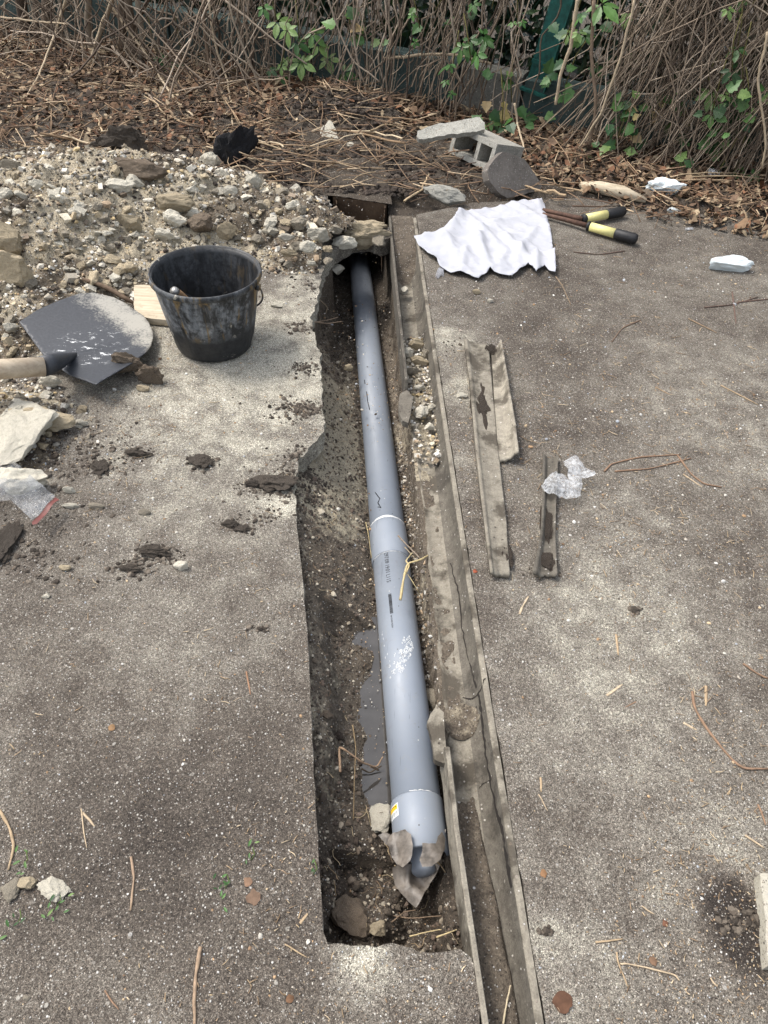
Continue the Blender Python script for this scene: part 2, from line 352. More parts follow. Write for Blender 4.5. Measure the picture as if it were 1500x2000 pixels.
EYk, EXk = knots(EDGE); EYk = np.r_[EYk, EYk[-1]+.06, 4.3]; EXk = np.r_[EXk, -.33, -.40]
def az(y): return -.149-.0878*(y-.793)
def ax(y): return .097-.1007*(y-.793)
PITC = [P(652, 383), P(757, 399), P(753, 447), P(652, 431)]
def yfar(x): return 3.62+.10*np.sin(x*2.1+.5)+np.where(x < -.4, .30*ss(-.4, -1.2, x), 0)-np.where(x > .9, .05, 0)
_pk = np.array([P(a, b, -.204) for a, b in [(770, 1600), (712, 1576), (704, 1500), (716, 1440), (694, 1400), (702, 1350), (712, 1330), (728, 1300), (722, 1270), (684, 1262), (686, 1232), (735, 1222), (800, 1216)]]); PKY, PKX = _pk[::-1][np.argsort(_pk[::-1, 1]), 1], _pk[::-1][np.argsort(_pk[::-1, 1]), 0]
def soil_z(x, y, lid=False):
    x = np.asarray(x, float); y = np.asarray(y, float)
    n = fbm(x, y, 14, 5, 3); n2 = fbm(x, y, 60, 3, 9); nl = fbm(x, y, 3, 3, 21)
    wx = x+.016*fbm(x, y, 22, 3, 31)
    # far soil
    yf = yfar(x)+.10*nl+.05*n
    far = .012+.02*ss(0, .8, y-yf)+.018*n+.02*nl+.006*n2
    far = far+.10*np.exp(-(((x+.37)/.34)**2+((y-4.75)/.22)**2))*(1+.5*n)      # dark mound by the plinth
    z = np.where(y > yf, -.05+(far+.05)*ss(0, .10, y-yf), -.05)
    z = np.maximum(z, -.05)
    if lid: return z
    # trench
    L = ex(EYk, EXk, y)-.012; Rr = GL(y)+.006
    base = np.interp(y, [.38, .55, .7, .8, 1.22, 1.36, 1.7, 2.2, 2.6, 3.0, 3.9], [-.20, -.215, -.232, -.235, -.228, -.192, -.222, -.272, -.325, -.42, -.48])
    wl = np.interp(y, [.4, .7, .85, 1.2, 1.4, 1.55, 2.1, 2.45, 2.6, 3.2], [.03, .05, .07, .075, .13, .19, .18, .12, .05, .03])
    tl = np.interp(y, [.4, .7, .85, 1.25, 1.4, 1.52, 2.0, 2.4, 2.55, 2.8], [-.14, -.075, -.055, -.05, -.04, -.006, .0, -.006, -.08, -.26])
    s = np.clip(1-(wx-L)/(wl*1.6), 0, 1)
    wr = np.interp(y, [.4, .7, 1.0, 2.0, 3.0], [.03, .03, .055, .10, .06]); tr_ = np.interp(y, [.4, .8, 1.0, 2.2, 2.8, 3.1], [-.13, -.11, -.075, -.085, -.13, -.2])
    s2 = np.clip(1-(Rr-wx)/(wr*1.6), 0, 1)
    tz = base+(tl-base)*ss(0, .75, s)+(tr_-base)*ss(0, .8, s2)
    tz = tz+.022*n+.009*n2+.012*fbm(x, y, 28, 3, 77)
    # banks of the puddle
    wlx = np.interp(y, PKY, PKX)+.010*fbm(x, y, 30, 3, 51)
    tz = np.where((x < ax(y)) & (y > .6) & (y < 1.45), np.maximum(tz, np.minimum(-.204+.55*(wlx-x), -.10)+.010*n), tz)
    d_ = np.abs(x-ax(y)); cap = az(y)+np.interp(y, [.6, .9, 1.3, 1.6, 2.2, 2.8, 3.3], [-.05, -.05, -.025, -.02, -.02, -.03, -.04])+.9*np.clip(d_-.056, 0, 1)+.012*n
    tz = np.where((d_ < .30) & (y > .62), np.minimum(tz, cap), tz)
    # clods at the near end
    for cx_, cy_, r_, h_ in [(.0, .44, .05, .05), (.05, .47, .03, .04), (.03, .52, .05, .03), (.13, .43, .035, .035), (-.03, .55, .04, .03)]:
        tz = tz+h_*np.exp(-(((x-cx_)**2+(y-cy_)**2)/r_**2)**1.5)
    inside = ss(-.006, .006, wx-L)*ss(-.006, .006, Rr+.012-wx)*ss(.372, .384, y+.008*n)*ss(4.06, 4.02, y)*np.where(y > 3.3, ss(-.235, -.215, x-ax(y))*ss(.130, .110, x-ax(y)), 1)
    z = z*(1-inside)+tz*inside
    # below the gutter
    g = ((x > GL(y)-.01) & (x < GR(y)+.01) & (y < 3.34)); z = np.where(g & (inside < .5), -.125, z)
    # pit
    pit = in_poly(np.stack([x.ravel(), y.ravel()], 1), [p[:2] for p in PITC]).reshape(x.shape)
    z = np.where(pit & (inside < .5), -.33+.03*n, z)
    return z
HB = [(190, 420, .50, .155), (400, 415, .38, .125), (90, 520, .36, .13), (560, 450, .26, .10), (0, 640, .26, .07), (0, 420, .6, .14), (20, 820, .17, .05), (640, 462, .16, .06), (600, 500, .12, .045), (-120, 900, .25, .09)]
HW = [(P(a, b)[:2], r_, h_) for a, b, r_, h_ in HB]
def heap_z(x, y):
    z = np.zeros_like(np.asarray(x, float))-.032
    for (c, r_, h_) in HW: z = z+h_*np.exp(-(((x-c[0])**2+(y-c[1])**2)/r_**2))
    n = fbm(x, y, 9, 5, 41); n2 = fbm(x, y, 45, 4, 47)
    amp = np.clip((z+.03)*9, 0, 1)
    z = z+amp*(.050*n+.024*n2)
    b = P(412, 655)[:2]; z = z-.16*np.exp(-(((x-b[0])**2+(y-b[1])**2)/.25**2))
    z = z-.3*ss(-.60, -.50, x)*ss(2.75, 2.55, y)
    e = ex(EYk, EXk, y); z = np.where((x > e-.015) & (y < 3.0), -.2, z)
    x = np.asarray(x, float); y = np.asarray(y, float); pe = (x > -.5) & (y > 2.9) & (y < 3.62)
    if pe.any(): pe = pe & ~in_poly(np.stack([x.ravel(), y.ravel()], 1), left_poly).reshape(x.shape)
    z = np.where(pe | ((x > -.28) & (y > 3.5)), -.2, z)
    return z
def gz1(x, y):
    x = np.array([float(x)]); y = np.array([float(y)])
    s = float(soil_z(x, y)[0]); h = float(heap_z(x, y)[0])
    e = float(ex(EYk, EXk, y)[0]); inside = (e < x[0] < float(GR(y[0]))) and .384 < y[0] < 3.46
    return max(s, h) if inside else max(s, h, 0.)
def drop(px, py, lift=0.):
    z = 0.
    for _ in range(12):
        p = P(px, py, z); z2 = gz1(p[0], p[1])+lift
        if abs(z2-z) < .0008: break
        z = .5*z+.5*z2
    return P(px, py, z)

# ground sheet
def axis(a, b, st, far, k=26):
    c = np.arange(a, b, st); g = np.geomspace(st*1.5, far, k); return np.concatenate([(a-g)[::-1], c, b+g])
xs = axis(-.62, .32, .005, 30); ys = np.concatenate([[-30, -12, -5, -2, -1, -.3, 0, .15, .25, .3], np.arange(.34, 1.6, .004), np.arange(1.6, 3.75, .006), np.arange(3.75, 5.6, .014), 5.6+np.geomspace(.05, 40, 24)])
X, Y = np.meshgrid(xs, ys); Z = soil_z(X, Y); Z = np.where((np.abs(X) > 4.2) | (Y < -2), np.maximum(Z, .004), Z)
nx, ny = len(xs), len(ys); i = np.arange(ny-1)[:, None]*nx+np.arange(nx-1)[None]
Q = np.stack([i, i+1, i+nx+1, i+nx], -1).reshape(-1, 4)
pale = np.zeros_like(X)
for px_, py_, r_, a_ in [(665, 830, .09, .7), (672, 880, .08, .5), (640, 1000, .06, .2), (650, 1550, .025, .55), (655, 1300, .02, .35), (850, 1100, .04, .5), (840, 950, .05, .4), (620, 900, .06, .55), (600, 930, .04, .4), (640, 780, .06, .5), (640, 700, .04, .5), (628, 640, .03, .5), (720, 900, .05, .3), (700, 770, .05, .35), (820, 800, .06, .6), (870, 1230, .03, .45), (650, 1490, .02, .4)]:
    c = P(px_, py_, -.1); pale += a_*np.exp(-((X-c[0])**2+(Y-c[1])**2)/r_**2)
e_ = ex(EYk, EXk, Y); t_ = (X-e_)/(ax(Y)-.07-e_); pale += .75*ss(1.42, 1.6, Y)*ss(2.7, 2.4, Y)*ss(-.05, .1, t_)*ss(1.05, .8, t_)*(.8+.9*fbm(X, Y, 9, 3, 61))+.18*ss(.6, .9, Y)*ss(1.6, 1.4, Y)*ss(.6, .1, t_)*(1+fbm(X, Y, 9, 3, 63))+(.14+.35*fbm(X, Y, 7, 4, 67))*ss(.62, .85, Y)*ss(3.1, 2.8, Y)-.3*ss(.6, .5, Y)*ss(.3, .4, Y)
me = mesh_np('ground', np.stack([X.ravel(), Y.ravel(), Z.ravel()], 1), Q, np.c_[pale.ravel()*.9, np.clip(ss(3.15, 3.45, Y)+ss(.74, .60, Y)*.8+.5*fbm(X, Y, 5, 3, 73)*ss(3, 3.4, Y), 0, 1).ravel(), 0*pale.ravel()])
link('ground', me, M['soil'], kind='structure')

lx = np.linspace(-.27, .145, 60); ly = np.arange(3.575, 4.14, .008); LX, LY = np.meshgrid(lx, ly); LX = LX+ax(LY); fr_ = 3.604-.055*np.clip((LX+.314)/.25, -1, 1.5); LY = fr_+(LY-3.575)*(4.14-fr_)/(4.14-3.575); LZ = np.maximum(soil_z(LX, LY, True), .001+.006*fbm(LX, LY, 20, 4, 3))+.002-.012*ss(4.07, 4.12, LY)
i = (np.arange(len(ly)-1)[:, None]*60+np.arange(59)[None]).ravel()
me = mesh_np('ground', np.stack([LX.ravel(), LY.ravel(), LZ.ravel()], 1), np.stack([i, i+1, i+61, i+60], -1), np.tile((0, .9, 0), (LX.size, 1)))
link('ground', me, M['soil'], kind='structure')
# paving slabs
PALE_L = [(430, 790, .45, .32), (350, 700, .35, .28), (480, 880, .34, .26), (500, 720, .28, .2), (560, 560, .3, .2), (545, 990, .05, .5), (585, 1150, .05, .25), (560, 620, .22, .32), (600, 500, .3, .3), (720, 1885, .05, .55), (690, 1870, .05, .3), (540, 1080, .12, .15), (600, 700, .09, .35), (620, 760, .09, .3),
          (200, 1250, .3, .10), (450, 1300, .2, .08), (150, 1700, .3, -.10), (350, 1550, .3, -.10), (500, 1750, .2, -.06), (480, 1480, .15, -.05), (200, 1000, .2, -.06), (430, 1960, .1, -.04), (610, 1400, .03, .15)]
PALE_R = [(880, 660, .10, .50), (905, 760, .10, .40), (900, 900, .06, .3), (1450, 780, .4, .16), (1380, 760, .15, .15), (1200, 1180, .3, .16), (1250, 1280, .2, .12), (1000, 1250, .2, .03), (1300, 1750, .3, .14), (1150, 1480, .2, .08), (1080, 1850, .05, .3), (1040, 1700, .03, .4), (1180, 600, .5, -.08), (1150, 800, .3, -.06), (1040, 1650, .08, -.1), (1440, 1790, .05, -.5), (1460, 1850, .05, -.5), (1420, 1740, .04, -.4), (1432, 1800, .04, -.7), (1460, 1850, .03, -.7), (1410, 1765, .025, -.6), (1250, 450, .5, .02), (1400, 1100, .3, .08)]
def slab(name, poly, steps, jits, blobs, z0, th, base, sp=.03, wob=.0015):
    out = dens(poly, steps, jits)
    V2, T = tri_poly(out, sp)
    def zt(v): return z0+wob*fbm(v[:, 0], v[:, 1], 6, 3, 15)
    V = np.c_[V2, zt(V2)]; T = facing_up(V, T)
    pl = np.full(len(V), base)
    def pf(v):
        a = np.full(len(v), float(base))
        for px_, py_, r_, am in blobs:
            c = P(px_, py_); a += am*np.exp(-((v[:, 0]-c[0])**2+(v[:, 1]-c[1])**2)/r_**2)
        return a
    n = len(out); rows = [np.c_[out, zt(out)]]
    cen = np.roll(out, -1, 0)-np.roll(out, 1, 0); nr = np.c_[cen[:, 1], -cen[:, 0]]; nr /= np.linalg.norm(nr, axis=1)[:, None]+1e-9
    area = .5*np.sum(out[:, 0]*np.roll(out[:, 1], -1)-np.roll(out[:, 0], -1)*out[:, 1])
    if area < 0: nr = -nr
    for q in range(1, 6):
        d = th*q/5; rg = np.where((out[:, 1] > 1.52) & (base < .38), .030, .006); off = fbm(out[:, 0]+q*.11, out[:, 1]+q*.09, 38, 4, 60)*rg-.004*(q > 1)
        rows.append(np.c_[out+nr*off[:, None], z0-d+0*out[:, 0]])
    S = np.concatenate(rows); j = np.arange(n); Qs = np.concatenate([np.stack([a*n+j, a*n+(j+1) % n, (a+1)*n+(j+1) % n, (a+1)*n+j], -1) for a in range(5)])
    if area > 0: Qs = Qs[:, ::-1]
    mb = np.concatenate([pf(V2), np.concatenate([pf(out)+.25*(q > 0) for q in range(6)])])
    me = mesh_np(name, np.concatenate([V, S]), [T, Qs+len(V)], mb, smooth=False)
    return link(name, me, M['paving'], kind='structure')
def W(*pts): return [tuple(P(a, b)[:2]) for a, b in pts]
gl = lambda y: (float(GL(y))-.003, y); gr = lambda y: (float(GR(y))+.003, y)
left_poly = W(*EDGE[:-1]) + W((655, 484), (690, 464), (722, 462), (744, 470))+[gl(3.2), gl(3.3)]+W((735, 446), (700, 438), (652, 433), (640, 380), (560, 375)) + [(-1.2, 3.95), (-4.5, 4.1), (-4.5, -2.2), (.1, -2.2), gl(-2.2)] + [gl(v) for v in (-.5, .1, .30, .375)] + W((898, 1852), (872, 1858), (840, 1862), (815, 1858), (790, 1846), (765, 1840), (735, 1848), (700, 1848), (668, 1843))
nL = len(left_poly); st = [.012]*nL; jt = [.0035]*nL
for k_ in range(nL):
    a_ = left_poly[k_]
    if k_ < 4: st[k_] = .02; jt[k_] = .0012
    elif 4 <= k_ < 24: jt[k_] = .007
    if a_[0] < -.7 or a_[1] < -.3: st[k_] = .1; jt[k_] = .01
slab('pavement', left_poly, st, jt, PALE_L, 0, .075, .39)
right_poly = [gr(v) for v in (-2.2, -.5, .1, .5, .958, 1.5, 2.2, 2.8, 3.13, 3.45)] + [(.35, 3.62), (.9, 3.75), (2.2, 3.7), (4.5, 3.8), (4.5, -2.2)]
nR = len(right_poly); st = [.02]*nR; jt = [.0022]*nR
for k_ in range(9, nR): st[k_] = .1
slab('pavement', right_poly, st, jt, PALE_R, 0, .075, .455)

# puddle
pw = np.array([P(a, b, -.206)[:2] for a, b in [(660, 1205), (790, 1205), (850, 1620), (700, 1640)]])
V2, T = tri_poly(dens(pw, .02), .02); V = np.c_[V2, np.full(len(V2), -.206)]
link('puddle_water', mesh_np('puddle_water', V, facing_up(V, T)), M['water'], kind='structure')

# ---------------------------------------------------------------- rubble heap (one mass) and its pebbles
xs = np.arange(-2.9, -.02, .011); ys = np.arange(1.2, 4.3, .011); X, Y = np.meshgrid(xs, ys); Z = heap_z(X, Y)
nx = len(xs); i = (np.arange(len(ys)-1)[:, None]*nx+np.arange(nx-1)[None]); Q = np.stack([i, i+1, i+nx+1, i+nx], -1).reshape(-1, 4)
keep = (Z.ravel()[Q].max(1) > -.006) & (Z.ravel()[Q].min(1) > -.06); Q = Q[keep]; u, inv = np.unique(Q, return_inverse=True)
heapcol = np.clip(.50+1.9*fbm(X, Y, 3.2, 3, 90)-.5*ss(3.5, 3.9, Y+.2*fbm(X, Y, 5, 2, 33)), 0, 1)
me = mesh_np('rubble_debris', np.stack([X.ravel(), Y.ravel(), Z.ravel()], 1)[u], inv.reshape(-1, 4), heapcol.ravel()[u])
link('rubble_debris', me, M['heap'], kind='stuff', label='crumbled concrete and sand heaped behind the bucket', cat='rubble')

ICO = None
def ico(sub):
    import bmesh
    bm = bmesh.new(); bmesh.ops.create_icosphere(bm, subdivisions=sub, radius=1)
    V = np.array([v.co[:] for v in bm.verts]); T = np.array([[v.index for v in f.verts] for f in bm.faces]); bm.free(); return V, T
CUBE = (np.array([(x, y, z) for x in (-.62, .62) for y in (-.62, .62) for z in (-.62, .62)]), np.array([(0, 1, 3), (0, 3, 2), (4, 6, 7), (4, 7, 5), (0, 4, 5), (0, 5, 1), (2, 3, 7), (2, 7, 6), (0, 2, 6), (0, 6, 4), (1, 5, 7), (1, 7, 3)])); ICO1 = ico(1); ICO2 = ico(2); ICO4 = ico(4)
def rock_pts(seed, V, rough=.10, cuts=9, dmin=.55):
    r = np.random.default_rng(seed); V = V.copy()
    for _ in range(cuts):
        n = r.normal(size=3); n /= np.linalg.norm(n); d = r.uniform(dmin, .9); s = V@n; k = s > d; V[k] -= n*(s[k]-d)[:, None]
    if rough:
        o = r.uniform(0, 50, 3); nn = np.array([mn.fractal(Vector(v*2.2+o), .8, 2.1, 5) for v in V]); V = V*(1+rough*nn)[:, None]
    return V
def rock_mesh(name, seed, sub=None, rough=.12, cuts=9, dmin=.55, smooth=False):
    V, T = sub or ICO4; return mesh_np(name, rock_pts(seed, V, rough, cuts, dmin), T, smooth=smooth)
def scatter_pebbles(name, pts, sizes, cols, mat, label, cat, flat=.7, geo=None):
    V0, T0 = geo or ICO1; n = len(pts); k = len(V0)
    a = rng.normal(size=(n, 3, 3)); q, _ = np.linalg.qr(a)
    base = V0[None]*(1+rng.uniform(-.28, .28, (n, k, 1)))*rng.uniform(.6, 1.15, (n, 1, 3))
    V = np.einsum('nkj,nij->nki', base, q)*sizes[:, None, None]; V[:, :, 2] *= flat
    V += pts[:, None, :]
    T = (T0[None]+(np.arange(n)*k)[:, None, None]).reshape(-1, 3)
    me = mesh_np(name, V.reshape(-1, 3), T, np.repeat(cols, k, 0), smooth=False)
    return link(name, me, mat, label=label, cat=cat, kind='stuff')
def surf_z(x, y):
    z = np.maximum(soil_z(x, y), heap_z(x, y)); e = ex(EYk, EXk, y)
    ins = (x > e-.004) & (x < GR(y)+.003) & (y > .38) & (y < 3.46)
    gut = (x > GL(y)) & (x < GR(y)+.003)
    return np.where(ins, np.where(gut, -9, z), np.where(gut, -9, np.maximum(z, 0)))
def view_pts(n, x0, x1, y0, y1):
    px = rng.uniform(x0, x1, n*3); py = rng.uniform(y0, y1, n*3)
    return px, py
def colpick(n, pal, jit=.15):
    pal = np.array(pal); c = pal[rng.integers(0, len(pal), n)]; return np.clip(c*(1+rng.normal(0, jit, (n, 1))), .005, .8)
PALW = [(.48, .43, .33), (.56, .51, .42), (.42, .35, .24), (.32, .26, .18), (.22, .18, .13), (.58, .55, .49), (.44, .34, .19)]
PALM = [(.42, .39, .33), (.30, .27, .22), (.16, .14, .12), (.10, .085, .07), (.55, .53, .48), (.36, .27, .18), (.05, .042, .035)]
# on the heap
n = 24000; x = rng.uniform(-2.6, -.2, n*3); y = rng.uniform(1.5, 4.1, n*3); hz = heap_z(x, y); k = (hz > -.012) & (rng.random(n*3) < .6)
x, y, hz = x[k][:n], y[k][:n], hz[k][:n]; s = np.exp(rng.normal(-5.55, .55, len(x))); s = np.clip(s, .002, .02)
scatter_pebbles('pebble_debris', np.c_[x, y, np.maximum(hz, 0)+s*.25], s, colpick(len(x), PALW+PALM+[(.07, .054, .04), (.05, .038, .03), (.10, .08, .06)])*np.where((fbm(x, y, 5, 3, 66) < -.12)[:, None], .6, 1.), M['peb'], 'small stones and crumbs covering the rubble heap', 'pebbles')
# on the paving
n = 24000; px, py = rng.uniform(-50, 1550, n), 380+1650*rng.random(n)
d = fw[None]*F+RT[None]*(px-750)[:, None]-UP[None]*(py-1000)[:, None]; g = CP+d*(-H/d[:, 2])[:, None]
z = surf_z(g[:, 0], g[:, 1]); k = (z > -.5) & (fbm(g[:, 0], g[:, 1], 3, 3, 8)+rng.normal(0, .25, n) > -.02); g = g[k]; z = z[k]
s = np.clip(np.exp(rng.normal(-6.75, .5, len(g)))*np.clip(g[:, 1]*.5+.55, .8, 1.8), .0006, .007)
scatter_pebbles('gravel', np.c_[g[:, :2], z+s*.2], s, colpick(len(g), [(.50, .47, .41), (.40, .36, .30), (.6, .58, .54), (.28, .24, .20), (.09, .075, .06), (.36, .38, .40), (.36, .24, .14), (.44, .34, .22), (.20, .13, .08)]), M['peb'], 'fine loose gravel scattered over the weathered paving', 'gravel')
# in the trench
n = 9000; y = .39+3.0*rng.random(n)**1.3; e = ex(EYk, EXk, y); x = e+(GL(y)-e)*rng.random(n); z = soil_z(x, y)
s = np.clip(np.exp(rng.normal(-5.9, .5, n)), .0012, .012)
scatter_pebbles('trench_gravel', np.c_[x, y, z+s*.3], s, colpick(n, [(.26, .22, .165), (.12, .09, .07), (.09, .07, .052), (.06, .045, .035), (.05, .04, .03), (.15, .12, .09), (.07, .055, .042), (.36, .32, .25), (.10, .08, .06)], .25), M['peb'], 'crumbly dark soil grains and grit lining the trench', 'grit')

# ---------------------------------------------------------------- individual rocks
def rock(px, py, wp, hp, mat, seed, label, name='rock', cat='rock', ht=.6, cuts=12, rough=.17, rot=0., lift=0., tiltx=0., group=None, dmin=.55, dep=None):
    p = drop(px, py); k = mpp(p); w_ = wp*k/2
    down = math.asin(min(1, (H-p[2])/np.linalg.norm(p-CP)))
    hh = w_*2*ht                                                   # full height
    d_ = dep*w_*2 if dep else max(w_*.7, (hp*k-hh*math.cos(down))/math.sin(down))
    me = rock_mesh(name, seed, None, rough, cuts, dmin)
    o = link(name, me, mat, label=label, cat=cat, group=group); o.scale = (w_*1.12, d_/2*1.12, hh/2*1.12)
    o.location = (p[0], p[1], p[2]+hh*.36+lift); o.rotation_euler = (tiltx, 0, rot); return o
rock(38, 845, 130, 150, M['rock_w'], 11, 'large pale flat piece of broken concrete leaning at the left edge above the zip bag', ht=.35, cuts=12)
rock(50, 950, 100, 80, M['rock_w'], 12, 'pale rough stone under the clear zip bag', ht=.5)
rock(88, 830, 110, 75, M['rock_t'], 13, 'tan crumbling stone just right of the large flat concrete piece', ht=.45)
rock(10, 495, 90, 80, M['rock_t'], 14, 'upper of the two big tan rocks at the left edge of the heap', ht=.8)
rock(22, 550, 105, 75, M['rock_t'], 15, 'lower of the two big tan rocks at the left edge of the heap', ht=.7)
rock(256, 732, 66, 48, M['rock_b'], 16, 'brown knobbly stone resting on the shovel tip', ht=.75, lift=.02, rough=.3)
rock(298, 748, 54, 40, M['rock_b'], 17, 'brown rounded stone on the paving beside the shovel tip', ht=.75, rough=.3)
rock(281, 763, 26, 16, M['rock_t'], 18, 'small tan stone under the brown stones by the shovel', ht=.6)
rock(98, 727, 52, 38, M['rock_w'], 19, 'whitish stone right where the shovel handle meets the blade', ht=.7, lift=.01)
rock(103, 756, 42, 28, M['rock_w'], 20, 'whitish stone just below the stone at the shovel handle', ht=.7)
rock(240, 300, 98, 54, M['pat'], 21, 'dark grey earthy clod lying on the leaf litter behind the heap', 'soil_clod', 'clod', ht=.6, lift=-.01, rough=.35)
rock(258, 345, 126, 38, M['rock_b'], 22, 'long dark grey slab fragment on top of the heap below the earthy clod', ht=.28, cuts=5)
o = rock(462, 318, 66, 92, M['black'], 23, 'jet black lump of bitumen leaning behind the rubble heap', 'bitumen_lump', 'lump', ht=1.15, rough=.38, dep=.6, cuts=14, dmin=.45); o.rotation_euler = (-.2, .65, .3); o.scale[2] *= 1.25; o.location[2] -= .035
rock(232, 372, 62, 36, M['rock_w'], 24, 'pale angular chunk below the long dark slab fragment', ht=.5)
rock(414, 325, 40, 32, M['rock_w'], 25, 'white chunk touching the left side of the black bitumen lump', ht=.7)
rock(436, 348, 34, 24, M['rock_w'], 26, 'white chunk in front of the black bitumen lump', ht=.6)
rock(496, 368, 42, 36, M['rock_w'], 27, 'white chunk at the lower right foot of the black bitumen lump', ht=.75)
rock(338, 405, 78, 44, M['rock_t'], 28, 'wide tan sandy chunk in the middle of the heap', ht=.45)
rock(255, 447, 50, 42, M['rock_t'], 29, 'round tan chunk left of the two white stones behind the bucket', ht=.75)
rock(341, 438, 44, 38, M['rock_w'], 30, 'white chunk at the centre of the heap behind the bucket rim', ht=.7)
rock(318, 466, 42, 30, M['rock_w'], 31, 'cream chunk just behind the left of the bucket rim', ht=.6)
rock(395, 452, 52, 50, M['rock_b'], 32, 'dark brown chunk just behind the middle of the bucket rim', ht=.8)
rock(443, 465, 44, 38, M['rock_t'], 33, 'tan chunk just behind the right of the bucket rim', ht=.8)
rock(452, 383, 28, 24, M['rock_w'], 34, 'small white stone in the heap below the black lump', ht=.8)
rock(72, 368, 32, 20, M['rock_w'], 35, 'white stone on the upper left of the heap', ht=.7)
rock(12, 388, 34, 28, M['rock_w'], 36, 'white stone at the left edge above the tan rocks', ht=.7)
rock(22, 335, 38, 26, M['rock_g'], 37, 'grey stone at the left edge on the dark soil', ht=.7)
rock(625, 467, 48, 30, M['rock_w'], 38, 'white broken chunk near the trench head', ht=.6)
rock(582, 446, 38, 32, M['rock_g'], 39, 'grey white chunk left of the trench head', ht=.7)
rock(540, 600, 24, 12, M['rock_w'], 40, 'small flat white stone right of the bucket', ht=.4)
rock(356, 1110, 30, 24, M['rock_w'], 41, 'cream white stone alone on the grey paving left of the trench', ht=.7)
rock(128, 1111, 22, 18, M['rock_t'], 42, 'small cream pebble on the paving at left', ht=.6)
rock(281, 1003, 24, 16, M['rock_g'], 43, 'bluish grey oval pebble on the paving', ht=.5)
rock(92, 1166, 18, 14, M['rock_w'], 44, 'small cream stone near the left edge of the paving', ht=.5)
rock(160, 832, 26, 18, M['rock_w'], 45, 'white stone right of the tan crumbling stone', ht=.6)
rock(136, 962, 24, 18, M['rock_w'], 46, 'squarish white stone beside the zip bag corner', ht=.7)
rock(140, 990, 34, 14, M['rock_w'], 47, 'flat broken white flake below the zip bag corner', ht=.3)
rock(188, 990, 32, 20, M['rock_g'], 48, 'grey white flake right of the zip bag', ht=.35)
rock(57, 1727, 40, 30, M['rock_t'], 49, 'tan stone at the lower left among green weeds', ht=.5)
rock(105, 1738, 56, 46, M['rock_w'], 50, 'jagged white and grey flake at the lower left', ht=.3, rough=.3)
rock(22, 1738, 36, 44, M['rock_g'], 51, 'dark grey stone left of the tan stone at the lower left', ht=.4)
rock(52, 1950, 16, 14, M['rock_g'], 52, 'blue grey pebble near the lower left corner', ht=.6)
rock(742, 1602, 50, 60, M['rock_w'], 53, 'white stone wedged in the mud against the near pipe sleeve', ht=.5, rot=-.5, dep=1.1)
rock(740, 1818, 34, 34, M['rock_t'], 54, 'ochre stone in the mud at the near end of the trench', ht=.7)
rock(688, 1800, 78, 72, M['rock_b'], 55, 'large smooth dark clod in the near corner of the trench', 'soil_clod', 'clod', ht=.5, rot=-.7, cuts=3)
rock(681, 722, 18, 17, M['rock_t'], 56, 'small tan stone on the soil left of the upper pipe', ht=.8)
rock(810, 1700, 8, 8, M['rock_w'], 57, 'tiny white stone by the pipe end', ht=.7)
# clods
rock(540, 945, 66, 44, M['pat'], 60, 'crumbly dark clod with roots on the sawn edge of the trench', 'soil_clod', 'clod', ht=.30, rough=.45, cuts=4)
rock(500, 948, 40, 18, M['pat'], 61, 'thin spill of soil left of the rooty clod at the trench edge', 'soil_clod', 'clod', ht=.30, rough=.45, cuts=4)
rock(393, 905, 40, 30, M['pat'], 62, 'flat round soil clod on the pale paving below the bucket', 'soil_clod', 'clod', ht=.30, rough=.45, cuts=4)
rock(270, 888, 44, 20, M['pat'], 63, 'flat soil clod on the paving left of the round clod', 'soil_clod', 'clod', ht=.30, rough=.45, cuts=4)
rock(196, 915, 30, 30, M['pat'], 64, 'lumpy dark soil clod near the large flat concrete piece', 'soil_clod', 'clod', ht=.30, rough=.45, cuts=4)
rock(448, 1026, 30, 18, M['pat'], 65, 'left of two small thin soil pats left of the trench', 'soil_clod', 'clod', ht=.30, rough=.45, cuts=4)
rock(475, 1034, 26, 16, M['pat'], 66, 'right of two small thin soil pats left of the trench', 'soil_clod', 'clod', ht=.30, rough=.45, cuts=4)
rock(300, 1080, 60, 22, M['pat'], 67, 'elongated dark soil clod above the lone cream stone', 'soil_clod', 'clod', ht=.30, rough=.45, cuts=4)
rock(258, 1112, 42, 18, M['pat'], 68, 'scattered soil pat left of the lone cream stone', 'soil_clod', 'clod', ht=.30, rough=.45, cuts=4)
rock(5, 1065, 50, 75, M['pat'], 69, 'dark clod cut by the left edge below the zip bag', 'soil_clod', 'clod', ht=.30, rough=.45, cuts=4)
rock(1240, 1193, 16, 16, M['pat'], 70, 'tiny black crumb on the right hand paving', 'soil_clod', 'clod', ht=.4, rough=.3, cuts=3)
# gutter stones
for j, (a, b, w_, h_, mt, lb) in enumerate([(812, 672, 32, 26, 'rock_t', 'upper tan stone in the gutter'), (819, 706, 36, 30, 'rock_t', 'rounded tan stone in the gutter below the upper tan one'), (796, 690, 26, 26, 'rock_w', 'cream stone in the gutter left of the tan stones'), (834, 690, 22, 26, 'rock_g', 'grey stone in the gutter right of the tan stones'), (803, 725, 26, 20, 'rock_g', 'grey flake under the tan stones in the gutter'), (823, 806, 30, 34, 'rock_w', 'blocky white stone at the broken end of the gutter wall'), (838, 834, 20, 20, 'rock_w', 'white stone just below the blocky white one'), (842, 795, 16, 18, 'rock_w', 'small white stone touching the right gutter wall'), (820, 757, 20, 20, 'rock_w', 'small white stone halfway between tan and blocky stones'), (791, 568, 16, 20, 'rock_w', 'cream stone alone in the far gutter')]):
    o = rock(a, b, w_, h_, M[mt], 80+j, lb, ht=.75)
    q = P(a, b, -.05); o.location = (q[0], q[1], -.05)
